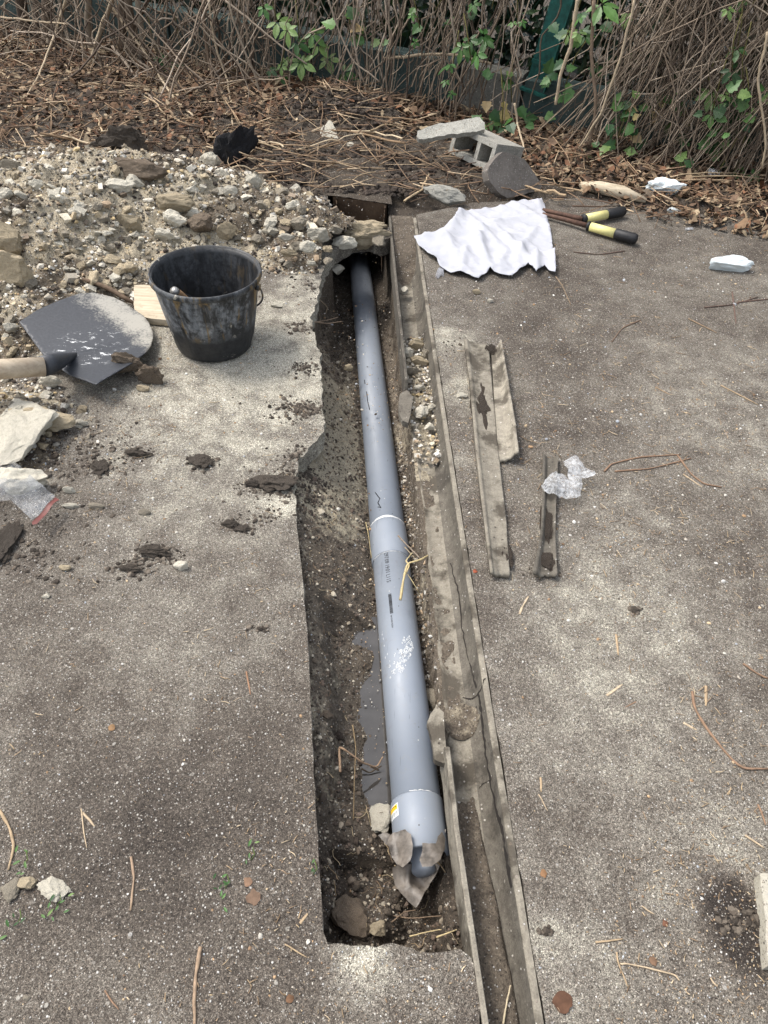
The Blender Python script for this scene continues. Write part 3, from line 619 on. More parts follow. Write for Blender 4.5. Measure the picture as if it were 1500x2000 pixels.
rock(930, 574, 16, 13, M['rock_t'], 92, 'cream pebble on the paving below the cloth', ht=.7)
rock(958, 590, 12, 12, M['rock_w'], 93, 'small white pebble right of the cream one below the cloth', ht=.7)
rock(902, 775, 22, 15, M['rock_w'], 94, 'white flake left of the long broken gutter strips', ht=.4)
rock(640, 266, 34, 26, M['rock_w'], 95, 'pale triangular shard on the dark mound at the back', ht=.25, cuts=14, dmin=.4, tiltx=.6)
rock(684, 286, 14, 12, M['rock_w'], 96, 'small white crumb right of the triangular shard', ht=.7)

# crowd of similar chunks in the heap
kinds = [('rock_w', 'small white chunk among many in the heap of broken concrete', 'white chunks in the heap'), ('rock_t', 'small tan chunk among many in the heap of broken concrete', 'tan chunks in the heap'), ('rock_g', 'small grey chunk among many in the heap of broken concrete', 'grey chunks in the heap')]
protos = [[rock_mesh('rock', 200+10*a+b, None, .16, 15, .42) for b in range(5)] for a in range(3)]
for a in range(3):
    for me in protos[a]: me.materials.append(M[kinds[a][0]])
cnt = 0
while cnt < 270:
    px, py = random.uniform(-20, 660), random.uniform(330, 860)
    if 290 < px < 520 and 470 < py < 720: continue
    if 30 < px < 310 and 580 < py < 775: continue
    p = drop(px, py)
    if float(heap_z(np.array([p[0]]), np.array([p[1]]))[0]) < .0 and not (px < 180 and random.random() < .4): continue
    a = random.choices([0, 1, 2], [4, 3, 3])[0]; w_ = mpp(p)*random.choice([9, 11, 13, 15, 18, 22, 27])/1.6
    reg = 'below the shovel' if px < 240 and py > 740 else 'at the left edge beside the shovel' if px < 130 and py > 560 else 'near the trench head' if px > 520 else 'on the crest of the rubble heap' if py < 400 else 'left of the bucket' if px < 290 else 'just behind the bucket'
    szw = 'tiny' if w_ < mpp(p)*7.5 else 'small' if w_ < mpp(p)*12 else 'larger'; cw = ('white', 'tan', 'grey')[a]
    o = link('rock', random.choice(protos[a]), label='%s %s chunk %s, one of several alike' % (szw, cw, reg), cat='rock', group='%s %s chunks %s' % (szw, cw, reg))
    o.scale = (w_*random.uniform(.8, 1.3), w_*random.uniform(.8, 1.2), w_*random.uniform(.55, .9)); o.location = (p[0], p[1], p[2]+w_*.2)
    o.rotation_euler = (random.uniform(-.5, .5), random.uniform(-.5, .5), random.uniform(0, 6.3)); cnt += 1

# ---------------------------------------------------------------- drain pipe
A0 = np.array([ax(.793), .793, -.149]); D = np.array([-.1007, 1., -.0878]); D /= np.linalg.norm(D)       # axis, pointing away
SD = np.cross(D, [0, 0, 1.]); SD /= np.linalg.norm(SD); UPV = np.cross(SD, D)
def at_y(y): return (y-.793)/D[1]
def cylp(s, phi, r): return A0+D*s+(UPV*math.cos(phi)+SD*math.sin(phi))*r       # phi > 0 to the right
def lathe(name, prof, k=96, mat=None):
    """prof: list of (s, r) along the pipe axis"""
    V = np.array([cylp(s, 2*math.pi*q/k, r) for s, r in prof for q in range(k)]); n = len(prof)
    i = np.arange(n-1)[:, None]*k; j = np.arange(k)[None]; Q = np.stack([i+j, i+(j+1) % k, i+k+(j+1) % k, i+k+j], -1).reshape(-1, 4)
    return mesh_np(name, V, Q)
def hit(px, py, r=.055):
    d = ray(px, py); d /= np.linalg.norm(d); o = CP-A0
    dd = d-D*(d@D); oo = o-D*(o@D); a = dd@dd; b = 2*dd@oo; c = oo@oo-r*r; q = b*b-4*a*c
    t = (-b-math.sqrt(max(q, 0)))/(2*a); p = CP+d*t; s = (p-A0)@D; rr = p-A0-D*s
    return s, math.atan2(rr@SD, rr@UPV)
R0 = .0545; sS, _ = hit(812, 1543, .059); sE, _ = hit(815, 1652, .059); sC0, _ = hit(760, 1075, .058); sC1, _ = hit(757, 1008, .058)
T = empty('drain_pipe', A0+D*1.2, 'long grey plastic drain pipe lying in the open trench', 'pipe')
kid('pipe_section', lathe('pipe_section', [(sC0+.01, R0-.003), (sC0+.01, R0), (3.6, R0), (3.6, R0-.003)]), M['pvc'], T, 'far section of the grey pipe running under the broken slab')
kid('pipe_section', lathe('pipe_section', [(sS-.02, R0-.003), (sS-.02, R0), (sC0+.05, R0), (sC0+.05, R0-.003)]), M['pvc'], T, 'near section with black print and a barcode')
kid('coupling', lathe('coupling', [(sC0, R0), (sC0, R0+.0028), (sC0+.004, R0+.0036), ((sC0+sC1)/2, R0+.0036), (sC1-.02, R0+.0034), (sC1-.002, R0+.0028), (sC1, R0)]), M['pvc'], T, 'socket joining the two sections')
kid('end_sleeve', lathe('end_sleeve', [(sE, R0-.004), (sE, R0+.0012), (sE+.002, R0+.0038), (sS-.004, R0+.0038), (sS, R0+.003), (sS, R0)]), M['pvc'], T, 'short sleeve on the near end of the pipe')
sI = sE-.034
kid('spigot', lathe('spigot', [(sE+.05, R0-.006), (sE+.012, R0-.007), (sE+.008, .026), (sI+.008, .025), (sI+.002, .019), (sI-.001, .001)]), M['pvc'], T, 'rounded inner end showing through the torn film')
def patch(name, pts, r, wid, mat, lab=None, thick=.0004):
    """a thin bead following (s, phi) points on the pipe"""
    b = MB(); P3 = [cylp(s, f, r+thick*.5) for s, f in pts]; b.tube(P3, wid, 6); return kid(name, b.mesh(name), mat, T, lab)
ph = np.linspace(-1.25, 1.15, 70)
b = MB()
for q in range(4):
    b.tube([cylp(sC1-.001+.0035*q*(.6+.4*math.sin(f*3+q))*max(0, 1-abs(f)/1.3)+.0012*float(fbm(f*3, q, 3, 3, 4)), f, R0+.0012) for f in ph], .0017*np.clip(.5+vn(ph*9+q*7, ph*0, 3), .3, 1.2), 6)
kid('glue_bead', b.mesh('glue_bead'), M['glue'], T, 'thick smeared white glue above the socket')
b = MB(); b.tube([cylp(sC0-.0005, f, R0+.0006) for f in ph], .0011*np.clip(.4+vn(ph*12, ph*0, 5), .3, 1.2), 6); kid('glue_bead', b.mesh('glue_bead'), M['glue'], T, 'thin white line below the socket')
b = MB(); f2 = np.linspace(-.35, .55, 40); b.tube([cylp(sS+.0015+.002*float(fbm(f*4, 2, 2, 3, 4)), f, R0+.001) for f in f2], .0013*np.clip(.2+vn(f2*14, f2*0, 9), .15, 1.3), 6); kid('glue_bead', b.mesh('glue_bead'), M['glue'], T, 'cream glue crumbs on the edge of the end sleeve')
# foam-like white glue drips
b = MB(); r_ = random.Random(4)
for q in range(85):
    px = r_.gauss(0, 1)*10; u = r_.random()
    X0 = 770+u*28+px*.7; Y0 = 1306-(u**1.3)*50+r_.gauss(0, 8)
    if r_.random() < .15: X0, Y0 = 795+r_.gauss(0, 4), r_.uniform(1240, 1275)
    s, f = hit(X0, Y0); rr = r_.uniform(.0012, .0034); c = cylp(s, f, R0); tt = np.linspace(0, 2*math.pi*r_.uniform(.5, 1), 9)
    b.tube([cylp(s+rr*1.3*math.cos(a), f+rr*math.sin(a)/R0, R0+.0002) for a in tt], r_.uniform(.0004, .0009), 5)
for X0, Y0 in [(748, 1248), (750, 1262), (756, 1278), (752, 1285), (746, 1240)]:
    s, f = hit(X0, Y0); b.tube([cylp(s+.003*a, f+.03*a*a, R0+.0002) for a in (-1, 0, 1)], .0006, 5)
kid('glue_splash', b.mesh('glue_splash'), M['glue'], T, 'lacy white splash of dried glue')
b = MB()
for pl_ in ([(716, 765), (718, 783), (722, 800)], [(733, 962), (742, 974), (738, 982)], [(738, 982), (744, 992), (738, 990)], [(712, 742), (713, 750)], [(797, 1095), (800, 1102)]):
    b.tube([cylp(*hit(a, c), R0+.0003) for a, c in pl_], .0016, 5)
kid('scuff_mark', b.mesh('scuff_mark'), M['ink'], T, 'dark scuff marks on the far section')
# print
def text_on_pipe(name, txt, s0, phi0, size, r, mat, track=1.):
    cu = bpy.data.curves.new(name, 'FONT'); cu.body = txt; cu.size = size; cu.space_character = track; cu.resolution_u = 3
    ob = bpy.data.objects.new(name, cu); COL.objects.link(ob); dg = bpy.context.evaluated_depsgraph_get()
    me = bpy.data.meshes.new_from_object(ob.evaluated_get(dg)); bpy.data.objects.remove(ob); me.materials.clear()
    for v in me.vertices:
        p = cylp(s0-v.co.x, phi0+v.co.y/r, r+.0004); v.co = p
    return kid(name, me, mat, T)
s1, f1 = hit(751, 1080); s2, f2_ = hit(756, 1150)
text_on_pipe('printed_text', '297/09 19:01 L115', s1, f1-.03, (s1-s2)/8.3, R0, M['ink'], .93)
b = MB(); s3, f3 = hit(761, 1160); s4, _ = hit(762, 1198); r_ = random.Random(3); s = s3
while s > s4:
    w_ = r_.choice([.0008, .0013, .002]); pts = []
    for ff in np.linspace(f3-.08, f3+.085, 5): pts += [cylp(s, ff, R0+.0005), cylp(s-w_, ff, R0+.0005)]
    b.add(pts, [(2*q, 2*q+1, 2*q+3, 2*q+2) for q in range(4)]); s -= w_+r_.choice([.0007, .0012])
kid('barcode', b.mesh('barcode'), M['ink'], T)
s5, f5 = hit(763.5, 1201); text_on_pipe('small_print', '3661234501102764', s5, f5-.02, .0062, R0, M['ink'], .9)
# label on the sleeve
def quad_on(name, s_a, s_b, f_a, f_b, r, mat, lift, par=T):
    g = [cylp(s, f, r+lift) for s in np.linspace(s_a, s_b, 6) for f in np.linspace(f_a, f_b, 8)]
    i = (np.arange(5)[:, None]*8+np.arange(7)[None]).ravel(); Q = np.stack([i, i+1, i+9, i+8], -1)
    return mesh_np(name, g, Q)
Rs = R0+.0038
sa, fa = hit(777, 1567, Rs); sb, _ = hit(779, 1592, Rs); fb_ = fa-.62
lab = empty('sticker', cylp(sa, fa, Rs), None, None); lab.parent = T; lab.location = Vector(cylp(sa, fa, Rs))-T.location
def kid2(name, me, mat):
    me.transform(Matrix.Translation(-Vector(cylp(sa, fa, Rs)))); return link(name, me, mat, lab)
kid2('sticker_paper', quad_on('p', sa, sb, fb_, fa, Rs, 0, .0004), M['stick_w'])
kid2('sticker_band', quad_on('p', sa-.002, sa+(sb-sa)*.45, fb_+.02, fa-.05, Rs, 0, .0007), M['stick_y'])
b = MB()
for q in range(9):
    ff = fa-.07-q*.06; sA = sa+(sb-sa)*.58; sB = sa+(sb-sa)*(.9 if q % 2 else .82); wq = .012+.012*(q % 3 == 0)
    b.add([cylp(sA, ff, Rs+.0008), cylp(sA, ff-wq, Rs+.0008), cylp(sB, ff-wq, Rs+.0008), cylp(sB, ff, Rs+.0008)], [(0, 1, 2, 3)])
for q in range(4):
    ff = fa-.12-q*.1; b.add([cylp(sa-.004, ff, Rs+.001), cylp(sa-.004, ff-.05, Rs+.001), cylp(sa-.006-.002*(q == 0), ff-.05, Rs+.001), cylp(sa-.006-.002*(q == 0), ff, Rs+.001)], [(0, 1, 2, 3)])
kid2('sticker_barcode', b.mesh('bars'), M['ink'])

# ---------------------------------------------------------------- sheet-like things from outlines
def sheet(name, pxs, z, zf, sp, jit=.001, thick=0., step=.012, plane=None, smooth=True):
    """outline in photo pixels laid on height z (or plane), zf(V2)-> extra height"""
    if plane is None: w3 = [P(a, b, z) for a, b in pxs]
    else: w3 = [onplane(a, b, *plane) for a, b in pxs]
    if plane is None:
        out = dens([q[:2] for q in w3], step, jit); V2, T_ = tri_poly(out, sp); T_ = facing_up(V2, T_); V = np.c_[V2, z+zf(V2)]
        V0 = out; zo = z+zf(out)
        if thick:
            B = V.copy(); B[:, 2] -= thick; n = len(V)
            # boundary edges
            e = np.concatenate([T_[:, [0, 1]], T_[:, [1, 2]], T_[:, [2, 0]]]); ks = np.sort(e, 1); _, ix, ct = np.unique(ks, axis=0, return_index=True, return_counts=True)
            be = e[ix[ct == 1]]; Q = np.stack([be[:, 1], be[:, 0], be[:, 0]+n, be[:, 1]+n], -1)
            return mesh_np(name, np.vstack([V, B]), [np.vstack([T_, T_[:, ::-1]+n]), Q], smooth=smooth)
        return mesh_np(name, V, T_, smooth=smooth)
    p0, nrm = np.array(plane[0]), np.array(plane[1]); nrm = nrm/np.linalg.norm(nrm)
    a = np.cross(nrm, [0, 0, 1.]); a /= np.linalg.norm(a); b_ = np.cross(nrm, a)
    o2 = [((q-p0)@a, (q-p0)@b_) for q in w3]; out = dens(o2, step, jit); V2, T_ = tri_poly(out, sp); T_ = facing_up(V2, T_)
    h = zf(V2); V = p0+V2[:, :1]*a+V2[:, 1:2]*b_+nrm*h[:, None]; B = V-nrm*(thick+h[:, None]); n = len(V)
    e = np.concatenate([T_[:, [0, 1]], T_[:, [1, 2]], T_[:, [2, 0]]]); ks = np.sort(e, 1); _, ix, ct = np.unique(ks, axis=0, return_index=True, return_counts=True)
    be = e[ix[ct == 1]]; Q = np.stack([be[:, 1], be[:, 0], be[:, 0]+n, be[:, 1]+n], -1)
    if np.dot(np.cross(a, b_), nrm) < 0: T_ = T_[:, ::-1]; Q = Q[:, ::-1]
    return mesh_np(name, np.vstack([V, B]), [np.vstack([T_, T_[:, ::-1]+n]), Q], smooth=smooth)
def segd(V, a, b):
    a = np.array(a[:2]); b = np.array(b[:2]); d = b-a; t = np.clip(((V-a)@d)/(d@d+1e-9), 0, 1); return np.linalg.norm(V-a-t[:, None]*d, axis=1), t
def ridges(V, lst, z=0):
    h = np.zeros(len(V))
    for (p1, p2, ht, wd) in lst:
        d, t = segd(V, P(*p1, z), P(*p2, z)); h = np.maximum(h, 0)+ht*np.exp(-(d/wd)**2)*(1-.5*t)
    return h
def wrinkle(V, sc, amp, s=0, sharp=1.):
    return amp*(1-np.abs(fbm(V[:, 0], V[:, 1], sc, 4, s))*2.2*sharp)

# white cloth
CL = [(808, 466), (842, 458), (866, 450), (880, 440), (888, 432), (895, 416), (930, 412), (980, 405), (1020, 398), (1058, 389), (1063, 402), (1067, 430), (1074, 455), (1079, 480), (1082, 515), (1083, 539), (1072, 534), (1062, 523), (1046, 538), (1030, 520), (1012, 535), (1000, 543), (975, 541), (955, 531), (945, 541), (934, 549), (910, 540), (880, 536), (858, 524), (853, 512), (835, 500), (820, 485)]
CR = [((895, 420), (868, 470), .02, .03), ((868, 470), (905, 520), .014, .02), ((930, 470), (955, 530), .030, .020), ((940, 455), (985, 500), .016, .02), ((960, 440), (1030, 430), .010, .02), ((985, 470), (1035, 515), .018, .02), ((925, 440), (945, 480), .018, .018),
      ((1046, 500), (1046, 538), .022, .014), ((1080, 500), (1083, 539), .018, .016), ((1015, 480), (1012, 535), .013, .02), ((975, 510), (975, 541), .014, .02), ((910, 490), (900, 540), .013, .015), ((830, 465), (890, 475), .010, .012), ((1000, 405), (1060, 440), .012, .02), ((1050, 400), (1075, 470), .008, .015), ((900, 440), (960, 460), .010, .02), ((1045, 450), (1000, 520), .010, .016)]
def clz(V):
    h = .004+ridges(V, [(a, b, c*1.1, d*1.05) for a, b, c, d in CR])+.012*np.clip(fbm(V[:, 0], V[:, 1], 7, 4, 12)+.25, 0, 1)
    r1 = 1-np.abs(fbm(V[:, 0]*1.5+.8*V[:, 1], V[:, 1], 6, 3, 71))*3; r2 = 1-np.abs(fbm(V[:, 0], V[:, 1]*1.3, 11, 3, 81))*3
    return h+.008*np.clip(r1, 0, 1)**2+.003*np.clip(r2, 0, 1)**2
me = sheet('cloth', CL, .006, clz, .011, .002, .0012); o = link('white_cloth', me, M['cloth'], label='crumpled white cloth spread on the paving by the trench', cat='cloth')
b = MB()
for q in range(7):
    a = P(858+q*1.2, 522, .006); c = P(851+q*2.4, 541+3*math.sin(q), .003); b.tube([a, (a+c)/2+[0, 0, .008], c], .0013, 5)
f_ = link('fringe', b.mesh('fringe'), M['cloth'], o)

# film round the pipe end
FT = empty('plastic_film', P(810, 1700, -.16), 'muddy torn plastic film hanging round the near pipe end', 'plastic film')
def film(pxs, z, zf, sp=.006, mat='film'):
    me = sheet('film', pxs, z, zf, sp, .0015, 0, .006); return me
def fz(am, s): return lambda V: wrinkle(V, 22, am, s)+.006*fbm(V[:, 0], V[:, 1], 9, 2, s)
def over_pipe(z, am, s, off=.004):
    def f(V):
        h = wrinkle(V, 26, am, s); y = V[:, 1]; d = V[:, 0]-(ax(y)); r = R0+.006
        top = az(y)+np.sqrt(np.clip(r*r-d*d, 0, None)); k = (np.abs(d) < r); return np.where(k, np.maximum(top-z+off+h*.6, h), h)
    return f
kid('film_flap', film([(760, 1634), (775, 1630), (790, 1629), (800, 1643), (804, 1665), (803, 1685), (799, 1694), (786, 1702), (775, 1690), (765, 1676), (755, 1652)], -.10, over_pipe(-.10, .016, 3, .006)), M['film'], FT)
kid('film_flap', film([(822, 1660), (848, 1659), (852, 1645), (862, 1632), (868, 1645), (866, 1668), (858, 1692), (840, 1708), (822, 1708), (816, 1694), (821, 1675)], -.10, over_pipe(-.10, .014, 6, .004)), M['film'], FT)
kid('film_sheet', film([(766, 1702), (780, 1694), (800, 1696), (822, 1684), (858, 1678), (862, 1692), (850, 1715), (830, 1745), (812, 1776), (798, 1765), (786, 1752), (770, 1728)], -.145, lambda V: wrinkle(V, 18, .014, 9)+.03*ss(.54, .60, V[:, 1])), M['film'], FT)
kid('film_strip', film([(738, 1634), (752, 1629), (772, 1640), (768, 1658), (752, 1652)], -.15, fz(.016, 12)), M['film'], FT)
kid('film_strip', film([(862, 1620), (872, 1618), (868, 1640), (858, 1650)], -.10, fz(.01, 13)), M['film'], FT)

# clear bags
def bagz(am, s, base=.004): return lambda V: base+wrinkle(V, 13, am, s)+wrinkle(V, 40, am*.45, s+5)
me = sheet('plastic_bag', [(1054, 962), (1065, 945), (1082, 934), (1100, 940), (1108, 945), (1104, 930), (1098, 910), (1112, 903), (1124, 902), (1134, 918), (1150, 930), (1158, 942), (1146, 948), (1132, 944), (1131, 962), (1130, 980), (1116, 983), (1102, 978), (1090, 983), (1070, 978)], .01, bagz(.022, 3, .008), .007, .003, 0, .008)
link('plastic_bag', me, M['bag'], label='small crumpled clear plastic bag lying on the short gutter fragment', cat='plastic bag')
zt_ = empty('zip_bag', P(60, 980, .03), 'flat clear zip bag with a red strip draped over stones at the left edge', 'plastic bag')
kid('bag_sheet', sheet('zip', [(-40, 925), (34, 915), (60, 938), (112, 980), (68, 1030), (28, 990), (-40, 1000)], .03, lambda V: .012+wrinkle(V, 9, .014, 7)+wrinkle(V, 30, .004, 8), .01, .001, 0, .012), M['zip'], zt_)
kid('zip_strip', sheet('zs', [(111, 979), (118, 983), (76, 1033), (68, 1035), (67, 1031)], .03, lambda V: .012+wrinkle(V, 9, .010, 7), .008, .0005, 0, .01), M['red'], zt_)

# ---------------------------------------------------------------- concrete gutter
def gprof(u, Wd, z0=0):
    """inner height at distance u from the outer left edge (right wall and floor)"""
    u = np.asarray(u, float); v = Wd-u
    return np.interp(v, [0, .013, .016, .022, .034, .055, .09, .12], [.002, .002, -.03, -.060, -.078, -.086, -.088, -.085])
G = empty('drain_gutter', (float(GR(1.6)), 1.6, -.05), 'cracked old concrete gutter sunk beside the trench with its left wall broken', 'gutter')
ysg = np.concatenate([np.arange(-.6, 3.42, .012)]); 
V = []; US = [0, .004, .013, .0135, .016, .019, .022, .027, .034, .043, .055, .07, .085]
for y in ysg:
    Wd = float(GR(y)-GL(y)); gr_ = float(GR(y)); br = .026+.010*float(fbm(y, 0, 16, 3, 4)); full = not (.84 < y < 2.05)
    if full: br = .014
    rowv = []
    for k_, v in enumerate(US): 
        v_ = min(v, Wd-br); rowv.append((gr_-v_, y, float(gprof(Wd-v_, Wd))+.0015*float(fbm(v_*3, y, 30, 3, 2))+.002*float(fbm(y, 3, 5, 2, 8))))
    v_ = Wd-br; rowv.append((gr_-v_, y, -.082+.003*float(fbm(v_, y, 40, 2, 3)))); rowv.append((gr_-v_+.002, y, -.105)); rowv.append((gr_-.004, y, -.108)); rowv.append((gr_, y, 0.0))
    V.append(rowv)
nk = len(V[0]); V = np.array(V).reshape(-1, 3); i = (np.arange(len(ysg)-1)[:, None]*nk+np.arange(nk-1)[None]).ravel()
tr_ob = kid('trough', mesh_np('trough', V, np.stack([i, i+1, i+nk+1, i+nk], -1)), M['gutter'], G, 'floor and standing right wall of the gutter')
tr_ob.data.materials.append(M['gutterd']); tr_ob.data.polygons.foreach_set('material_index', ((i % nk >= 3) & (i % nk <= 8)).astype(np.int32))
def gwall(ya, yb, name, mat, lab, tilt=0.):
    yy = np.arange(ya, yb, .01); V = []
    for y in yy:
        g = float(GL(y)); e = .0015*float(fbm(y, 7, 30, 3, 5)); top = .003+.002*float(fbm(y, 1, 12, 3, 8)); 
        endf = min(1, (y-ya)/.03+.25*abs(float(fbm(y, 4, 60, 2, 3))), (yb-y)/.03+.1)
        top = -.085+(.085+top)*max(.1, endf)
        V.append([(g+e, y, -.10), (g+e, y, top), (g+.003+e, y, top+.0015), (g+.0095, y, top+.001), (g+.011, y, top-.003), (g+.012, y, -.03), (g+.013, y, -.055), (g+.018, y, -.076), (g+.026, y, -.084), (g+.024, y, -.10)])
    V = np.array(V); V[:, :, 2] = np.minimum(V[:, :, 2], .006); k = V.shape[1]; n = len(yy); V = V.reshape(-1, 3); i = (np.arange(n-1)[:, None]*k+np.arange(k)[None]); j = (np.arange(n-1)[:, None]*k+((np.arange(k)+1) % k)[None])
    return kid(name, mesh_np(name, V, np.stack([i, j, j+k, i+k], -1).reshape(-1, 4), smooth=False), mat, G, lab)
gwall(-.6, .80, 'side_wall', M['gutter'], 'near remnant of the left wall')
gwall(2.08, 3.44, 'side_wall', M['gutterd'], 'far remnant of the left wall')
def gz(x, y): return float(gprof(x-float(GL(y)), float(GR(y)-GL(y))))
def gdrop(px, py):
    z = -.08
    for _ in range(14):
        p = P(px, py, z); z = .5*z+.5*gz(p[0], p[1])
    return P(px, py, z)
def crack(pts, wd):
    p3 = []
    for a, c in zip(pts[:-1], pts[1:]):
        for t in np.linspace(0, 1, 9)[:-1]: p3.append(gdrop(a[0]+(c[0]-a[0])*t+rng.normal(0, .9), a[1]+(c[1]-a[1])*t))
    p3 = np.array(p3); p3[:, 2] += .0006; n = len(p3); sdv = np.gradient(p3, axis=0); nr = np.c_[-sdv[:, 1], sdv[:, 0]]; nr /= np.linalg.norm(nr, axis=1)[:, None]
    wv = wd*(.35+1.1*vn(np.arange(n)*.7, np.zeros(n), 4)); Lp = p3.copy(); Rp = p3.copy(); Lp[:, :2] += nr*wv[:, None]; Rp[:, :2] -= nr*wv[:, None]
    for q in range(n): Lp[q, 2] = gz(*Lp[q, :2])+.0008; Rp[q, 2] = gz(*Rp[q, :2])+.0008
    i = np.arange(n-1); return mesh_np('crack', np.vstack([Lp, Rp]), np.stack([i, i+1, i+1+n, i+n], -1))
dk = m_plain('dark_crack_soil', (.018, .014, .011), .95)
kid('crack', crack([(903, 1362), (918, 1366), (930, 1360), (938, 1348), (948, 1322)], .0015), dk, G, 'crack running across the gutter')
kid('crack', crack([(933, 1352), (940, 1390), (944, 1440), (952, 1500), (968, 1580), (982, 1630), (990, 1690), (1000, 1740)], .0011), dk, G, 'long crack down the right wall')
kid('crack', crack([(880, 1100), (896, 1160), (903, 1230), (915, 1290), (932, 1352)], .0011), dk, G, 'seam where the wall has split from the floor')
kid('crack', crack([(935, 1540), (945, 1530), (958, 1524)], .0006), dk, G)
# outlet disc of soil
c = gdrop(899, 1410); th = np.linspace(0, 2*math.pi, 48, endpoint=False); V = [[c[0], c[1], c[2]+.006]]
for rr in (.012, .024, .033, .038, .041):
    V += [[c[0]+rr*math.cos(a)*(1+.04*math.sin(5*a)), c[1]+rr*math.sin(a)*1.15, max(c[2]+.004, gz(c[0]+rr*math.cos(a), c[1]+rr*math.sin(a)*1.15))+.002+.003*float(vn(a*3+rr*200, rr*90, 3))*(rr < .04)-.003*(rr > .04)] for a in th]
Fq = []; Ft = [(0, 1+q, 1+(q+1) % 48) for q in range(48)]
for k_ in range(4): Fq += [(1+k_*48+q, 1+(k_+1)*48+q, 1+(k_+1)*48+(q+1) % 48, 1+k_*48+(q+1) % 48) for q in range(48)]
kid('drain_outlet', mesh_np('drain_outlet', V, [np.array(Ft), np.array(Fq)], np.full(len(V), .25)), M['soil'], G, 'round outlet choked with soil')
# soil and grit lying in the gutter
xs = np.arange(0, .125, .003); ys = np.arange(-.5, 3.44, .005); UU, YY = np.meshgrid(xs, ys); XX = GL(YY)+UU; Wd = GR(YY)-GL(YY)
n_ = fbm(XX, YY, 16, 4, 3); n2 = fbm(XX, YY, 70, 3, 9)
fill = np.interp(YY, [-.5, .3, .45, .64, .74, .9, 1.70, 1.95, 2.1, 2.35, 2.45, 2.9, 3.0, 3.12, 3.4], [-.054, -.054, -.062, -.080, -.092, -.090, -.088, -.084, -.066, -.070, -.10, -.10, -.075, -.03, -.008])
fill = fill+.009*n_+.003*n2-np.where(YY < .9, .045*ss(.66, .86, UU/Wd+.05*n_+.10*ss(.3, .7, YY)), 0)
Zs = np.where(UU < .0145, -.2, np.where(UU > Wd-.014, -.2, fill)); nx = len(xs); i = np.arange(len(ys)-1)[:, None]*nx+np.arange(nx-1)[None]; Q = np.stack([i, i+1, i+nx+1, i+nx], -1).reshape(-1, 4)
Q = Q[(Zs.ravel()[Q].min(1) > -.13)]; u, inv = np.unique(Q, return_inverse=True); cc = np.where((YY > 1.7) & (YY < 2.5), .55, .0)+.2*n_
link('gutter_soil', mesh_np('gutter_soil', np.stack([XX.ravel(), YY.ravel(), Zs.ravel()], 1)[u], inv.reshape(-1, 4), cc.ravel()[u]), M['soil'], kind='stuff', label='damp dark soil and grit lying in the concrete gutter', cat='soil')
n = 480; y = rng.uniform(1.75, 2.5, n); x = GL(y)+rng.uniform(.016, .105, n); s = np.clip(np.exp(rng.normal(-5.3, .5, n)), .002, .012)
scatter_pebbles('gutter_gravel', np.c_[x, y, -.068+.01*rng.random(n)], s, colpick(n, PALW+PALM), M['peb'], 'pale broken gravel heaped in the far gutter', 'gravel', geo=CUBE)
n = 1500; y = rng.uniform(.85, 2.1, n); x = GL(y)+rng.normal(-.004, .014, n); s = np.clip(np.exp(rng.normal(-5.8, .5, n)), .0015, .009)
scatter_pebbles('concrete_crumbs', np.c_[x, y, soil_z(x, y)+.002], s, colpick(n, PALM+[(.08, .062, .046), (.12, .095, .07)]), M['peb'], 'pale concrete crumbs along the broken side of the gutter', 'crumbs')

def strip(name, Lp, Rp, prof, th, mat, label, cat, group=None, z0=.003, rag=.002, n=60, tops=None):
    """piece lying on the paving: left and right edges in photo pixels, prof = [(s, z)] across"""
    Lp = np.array([P(a, b, z0)[:2] for a, b in Lp]); Rp = np.array([P(a, b, z0)[:2] for a, b in Rp])
    def rs(a): 
        d = np.r_[0, np.cumsum(np.linalg.norm(np.diff(a, axis=0), axis=1))]; t = np.linspace(0, d[-1], n); return np.c_[np.interp(t, d, a[:, 0]), np.interp(t, d, a[:, 1])]
    Lp, Rp = rs(Lp), rs(Rp); s_ = np.linspace(0, 1, 22); pz = np.interp(s_, *zip(*prof)); T_ = []; B = []
    for q in range(n):
        e = [rag*float(fbm(q*.35, k_, 1, 3, 5))*1.5 for k_ in (1, 9)]
        for k_, s in enumerate(s_):
            s2 = s+(e[1]*6 if s > .97 else 0)-(e[0]*2 if s < .03 else 0); p = Lp[q]*(1-s2)+Rp[q]*s2
            sh = rag*float(fbm(k_*.3, q*.1+5, 1, 3, 5))*3*(q in (0, n-1)); p = p+(Lp[0]-Lp[-1])/np.linalg.norm(Lp[0]-Lp[-1])*sh
            z = z0+pz[k_]+.0012*float(fbm(p[0], p[1], 60, 2, 7)); T_.append((p[0], p[1], z+th)); B.append((p[0], p[1], max(.0005, z if pz[k_] < .012 else z)))
    V = np.array(T_+B); k = 22; N = n*k; i = (np.arange(n-1)[:, None]*k+np.arange(k-1)[None]).ravel(); Q = [np.stack([i, i+1, i+k+1, i+k], -1), np.stack([i+N, i+k+N, i+k+1+N, i+1+N], -1)]
    a = np.arange(n-1)*k; Q += [np.stack([a, a+k, a+k+N, a+N], -1), np.stack([a+k-1, a+k-1+N, a+2*k-1+N, a+2*k-1], -1)]
    e = np.arange(k-1); Q += [np.stack([e, e+N, e+1+N, e+1], -1), np.stack([e+(n-1)*k, e+1+(n-1)*k, e+1+(n-1)*k+N, e+(n-1)*k+N], -1)]
    return link(name, mesh_np(name, V, np.concatenate(Q)), mat, label=label, cat=cat, group=group)
